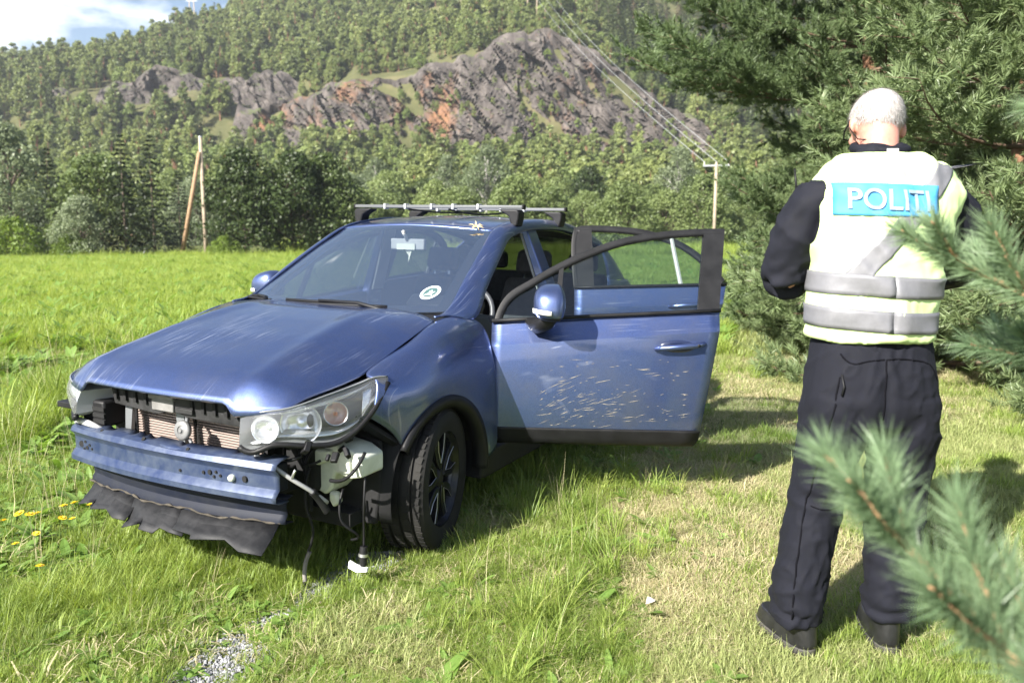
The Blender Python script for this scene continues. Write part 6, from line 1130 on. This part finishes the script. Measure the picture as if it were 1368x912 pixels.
def zone(n, y0, y1, u0, u1, pw, s0):
    x, y = area(n, y0, y1, u0, u1, pw); keep = ~(wheelhit(x, y) | boots_(x, y)); gv = gravel(x, y); keep &= ~((gv < 1.0) & (rg.random(n) < .93)); x, y = x[keep], y[keep]
    st = strip(x, y); un_ = under(x, y); f1 = fbm(x*.9, y*.9, 3, 31); f2 = fbm(x*2.2, y*2.2, 3, 37); q = rg.random(len(x)); left = (x < -.75+.10*(y-3)) & ~un_
    lawn = (st > .28)
    add_ = lambda m, k, s: add(x[m], y[m], k, s[m] if hasattr(s, '__len__') else s)
    sc_ = s0*(.75+.6*rg.random(len(x)))
    dryp = np.clip((f1-.36)*2.6+.14, .08, .75)*lawn+.10*(~lawn)
    m = lawn & (q < dryp); add_(m, 'dry', sc_); m2 = lawn & ~m; add_(m2 & (f2 < .52), 'lawn', sc_*.85); add_(m2 & (f2 >= .52) & (f2 < .60), 'lawng', sc_*.95); add_(m2 & (f2 >= .60) & (q < .93), 'lawn', sc_*.8); add_(m2 & (f2 >= .60) & (q >= .93), 'clover', sc_*.55)
    o = ~lawn & ~un_ & ~left
    band = np.exp(-(st/.22)**2); tallm = o & (q < band*(.02+.30*np.clip((fbm(x*1.7+3, y*1.7, 2, 77)-.42)*4, 0, 1))*np.clip((y-2.6)/.7, .12, 1)); add_(tallm, 'tall', sc_*(.38+.30*rg.random(len(x)))); r_ = o & ~tallm
    add_(r_ & (q < .60) & (f2 < .47), 'mead', sc_*.33); add_(r_ & (q < .68) & (f2 >= .47) & (f1 < .50), 'lawn', sc_*1.15); add_(r_ & (q < .68) & (f2 >= .47) & (f1 >= .50), 'lawng', sc_*1.1); add_(r_ & (q >= .68) & (q < .92), 'dry', sc_*1.25); add_(r_ & (q >= .955), 'weed', sc_*.65)
    add_(un_ & (q < .7), 'lawng', sc_*1.1); add_(un_ & (q >= .7) & (q < .8), 'mead', sc_*.5)
    lw = left; hgt = np.clip((y-2.2)/2.0, 0, 1)*.75+.48
    f3 = fbm(x*1.4+9, y*1.4, 3, 41); big_ = np.clip((f3-.30)*3.2, .35, 1.25); add_(lw & (q < .62) & (f2 < .47), 'mead', sc_*hgt*big_); add_(lw & (q < .62) & (f2 >= .47), 'meadl', sc_*hgt*big_); add_(lw & (q >= .62) & (q < .70) & (f3 > .5), 'tall', sc_*hgt*.6); add_(lw & (q >= .62) & (q < .70) & (f3 <= .5), 'dry', sc_*1.5); add_(lw & (q >= .70) & (q < .90), 'weed', sc_*hgt*.8); add_(lw & (q >= .97) & (q < .985), 'crop', sc_*hgt*.4); add_(lw & (q >= .90) & (q < .97), 'lawng', sc_*1.3); add_(lw & (q >= .985), 'stalk', sc_*hgt*.7)
for u, v_, k_, sp_ in ((715, 690, 16, .14), (760, 735, 12, .13), (640, 815, 8, .14), (830, 660, 14, .18), (905, 610, 12, .2), (900, 560, 10, .2), (965, 505, 8, .25), (690, 640, 12, .15), (720, 800, 8, .2), (750, 860, 8, .2), (840, 720, 6, .15), (800, 820, 5, .2), (870, 655, 8, .2)):
    b_ = (456-v_)/1064; dy = math.cos(rad(7.8))+b_*math.sin(rad(7.8)); dz = -math.sin(rad(7.8))+b_*math.cos(rad(7.8)); t_ = -1.465/dz; cx_, cy_ = (u-684)/1064*t_, dy*t_
    xx = cx_+rg.normal(size=k_)*sp_; yy_ = cy_+rg.normal(size=k_)*sp_; m = ~wheelhit(xx, yy_); add(xx[m], yy_[m], 'tall', .42+.35*rg.random(m.sum()))
    j = slice(0, max(1, k_//6)); add(xx[j], yy_[j], 'stalk', .7+.3*rg.random(len(xx[j])))
    add(cx_+rg.normal(size=k_//2)*sp_*1.3, cy_+rg.normal(size=k_//2)*sp_*1.3, 'weed', .8+.5*rg.random(k_//2))
zone(22500, 1.5, 3.2, -620, 1800, .9, .95); zone(28000, 3.2, 5.6, -480, 1750, .95, 1.05); zone(25000, 5.6, 10.5, -360, 1600, 1.0, 1.35)
# leafy crop and meadow behind the car, thinning in detail with distance
x, y = area(9000, 5.2, 12, -150, 700, .9); m = (x < -1.6-.18*(y-5)) & ~under(x, y); x, y = x[m], y[m]; m = fbm(x*.7, y*.7, 2, 91) > .42; add(x[m], y[m], 'crop', .55+.4*rg.random(m.sum()))
x, y = area(30000, 9.5, 24, -330, 1050, .85); m = (x < 1.5+.30*(y-6)); x, y = x[m], y[m]; q = rg.random(len(x)); mm = (q < .62); add(x[mm], y[mm], 'far', .55+.35*rg.random(mm.sum())); mm = q > .75; add(x[mm], y[mm], 'farg', .5+.4*rg.random(mm.sum()))
x, y = area(30000, 22, 45, -330, 1050, .85); q = rg.random(len(x)); mm = q < .8; add(x[mm], y[mm], 'far', .62+.4*rg.random(mm.sum())); add(x[~mm], y[~mm], 'farg', .6+.4*rg.random((~mm).sum()))
x, y = area(9000, 46, 92, 380, 1050, .8); add(x, y, 'far', 1.6+1.0*rg.random(len(x)))
x, y = area(600, 43, 46, -120, 480, 1); add(x, y, 'far', .9+.9*rg.random(len(x)))
x, y = area(9000, 9.5, 26, 850, 1480, .9); m = x > 1.5+.30*(y-6)-.5; x, y = x[m], y[m]; q = rg.random(len(x)); mm = q < .75; add(x[mm], y[mm], 'lawn', 2.4+1.2*rg.random(mm.sum())); add(x[~mm], y[~mm], 'dry', 2.2+rg.random((~mm).sum()))
gxx = np.concatenate(GX_); gyy = np.concatenate(GY_); gi = np.concatenate(GI); gs = np.concatenate(GS); n = len(gxx)
gz = H(gxx, gyy); rot = np.stack([rg.normal(size=n)*.12, rg.normal(size=n)*.12, rg.random(n)*6.283], 1); scl = gs[:, None]*(1+.10*rg.normal(size=(n, 1))+.16*rg.normal(size=(n, 3)))
go = scatter('grass', np.stack([gxx, gyy, gz], 1), rot, np.abs(scl), gi, kit); tag(go, 'mown lawn, rough tufts and meadow grass covering the ground', 'grass')
# ------------------------------------------------------------------ gravel patch
st_m = [pbr('stone_grey', (.30, .30, .31), .9, var=.3, vs_=30), pbr('stone_dark', (.17, .17, .18), .9, var=.3, vs_=30)]
def pebble(r, mt):
    bm = bmesh.new(); bmesh.ops.create_icosphere(bm, subdivisions=1, radius=1)
    for v in bm.verts: v.co *= .75+.45*r.random(); v.co.z *= .6
    me_ = bpy.data.meshes.new('pebble'); bm.to_mesh(me_); bm.free(); me_.materials.append(mt); return me_
peb = [pebble(rg, st_m[i % 2]) for i in range(6)]
x = -1.6+1.4*rg.random(45000); y = 1.8+1.75*rg.random(45000); m = gravel(x, y) < 1.25; x, y = x[m], y[m]; n = len(x); s_ = .003+.007*rg.random(n)**2.5
po = scatter('gravel', np.stack([x, y, H(x, y)+.001], 1), rg.random((n, 3))*6.28, np.repeat(s_[:, None], 3, 1), rg.integers(6, size=n), peb); tag(po, 'grey gravel showing through the grass below the torn bumper', 'gravel')
# ------------------------------------------------------------------ small things
yel = pbr('petal_yellow', (.85, .58, .02), .6); grn = pbr('stem_green', (.12, .20, .04), .6)
def flower():
    st = MB(); st.tube([(0, 0, -.01), (.01, 0, .08), (.012, .008, .165)], [.0016, .0014, .0012], 5)
    bl = MB()
    for k in range(26):
        a = 6.283*k/13+.2*(k > 12); l_ = .020 if k < 13 else .013; e = .25 if k < 13 else .8; d = Vector((math.cos(a), math.sin(a), 0)); s2 = Vector((-math.sin(a), math.cos(a), 0)); c = Vector((.012, .008, .165)); bl.add([c+s2*.002, c+d*l_*math.cos(e)+s2*.0038+Vector((0, 0, l_*math.sin(e))), c+d*l_*1.15*math.cos(e)+Vector((0, 0, l_*1.1*math.sin(e))), c+d*l_*math.cos(e)-s2*.0038+Vector((0, 0, l_*math.sin(e))), c-s2*.002], [(0, 1, 2, 3, 4)])
    a = st.build('stem', grn, None, True); b_ = bl.build('bloom', yel, None); ma, mb_ = a.data, b_.data; bpy.data.objects.remove(a); bpy.data.objects.remove(b_); return [('stem', ma), ('bloom', mb_)]
fl_ = flower()
for u, v_, s in ((14, 712, 1), (40, 707, 1.1), (52, 700, 1.2), (60, 706, 1.1), (49, 722, .9), (78, 702, 1), (92, 690, 1), (105, 686, 1), (128, 684, .9), (107, 697, .8), (48, 775, .9), (30, 735, .8)):
    b_ = (456-v_-22)/1064; pz_ = rad(7.8); dy = math.cos(pz_)+b_*math.sin(pz_); dz = -math.sin(pz_)+b_*math.cos(pz_); t_ = -1.465/dz; x, y = (u-684)/1064*t_, dy*t_
    o = empty('yellow_flower', (x, y, float(H(np.array([x]), np.array([y]))[0])), rng.random()*6); o.scale = (s*.9,)*3; o.rotation_euler = (rng.normal()*.15, rng.normal()*.15, rng.random()*6); tag(o, 'yellow dandelion-like flower in the grass beside the crash beam', 'flower', 'yellow flowers in the grass')
    for nm, me_ in fl_: link(bpy.data.objects.new(nm, me_), o)
# straw star on the windscreen edge
straw = pbr('straw', (.62, .48, .26), .8); sp_ = MB(); rs_ = np.random.default_rng(2)
Mcar = car.matrix_basis; c0 = Mcar @ Vector((-1.165, .455, 1.512))
for k in range(9): a = 6.283*k/9+rs_.normal()*.2; l_ = .03+.03*rs_.random(); d = Vector((math.cos(a), math.sin(a)*.5, math.sin(a)*.55+.1)); sp_.tube([c0, c0+d*l_*.6+Vector((0, 0, .006)), c0+d*l_], [.0035, .0028, .001], 5)
so3 = sp_.build('straw_sprig', straw, None, True); tag(so3, 'dried star-shaped straw sprig stuck at the top edge of the windscreen', 'straw sprig')
pp = MB(); pp.add([(0, 0, 0), (.035, .006, .008), (.045, .03, .003), (.012, .034, .014), (.02, .016, .02)], [(0, 1, 4), (1, 2, 4), (2, 3, 4), (3, 0, 4)]); ppo = pp.build('paper_scrap', pbr('paper_pale', (.75, .70, .64), .9), None); ppo.location = (.52, 2.93, float(H(np.array([.52]), np.array([2.93]))[0])+.035); sm = ppo.modifiers.new('s', 'SOLIDIFY'); sm.thickness = .002; tag(ppo, 'small crumpled pale scrap lying in the grass between car and officer', 'paper scrap')
# ------------------------------------------------------------------ air
hzm = bpy.data.materials.new('haze_air'); hzm.use_nodes = True; t = hzm.node_tree; t.nodes.clear(); out = N(t, 'ShaderNodeOutputMaterial'); pv_ = N(t, 'ShaderNodeVolumePrincipled'); pv_.inputs['Color'].default_value = (.86, .91, 1, 1); pv_.inputs['Density'].default_value = .00038; pv_.inputs['Anisotropy'].default_value = .25; t.links.new(pv_.outputs[0], out.inputs['Volume'])
hb_ = MB(); hb_.box((0, 260, 62), (1700, 1700, 146)); ho = hb_.build('haze', hzm); tag(ho, kind='stuff')
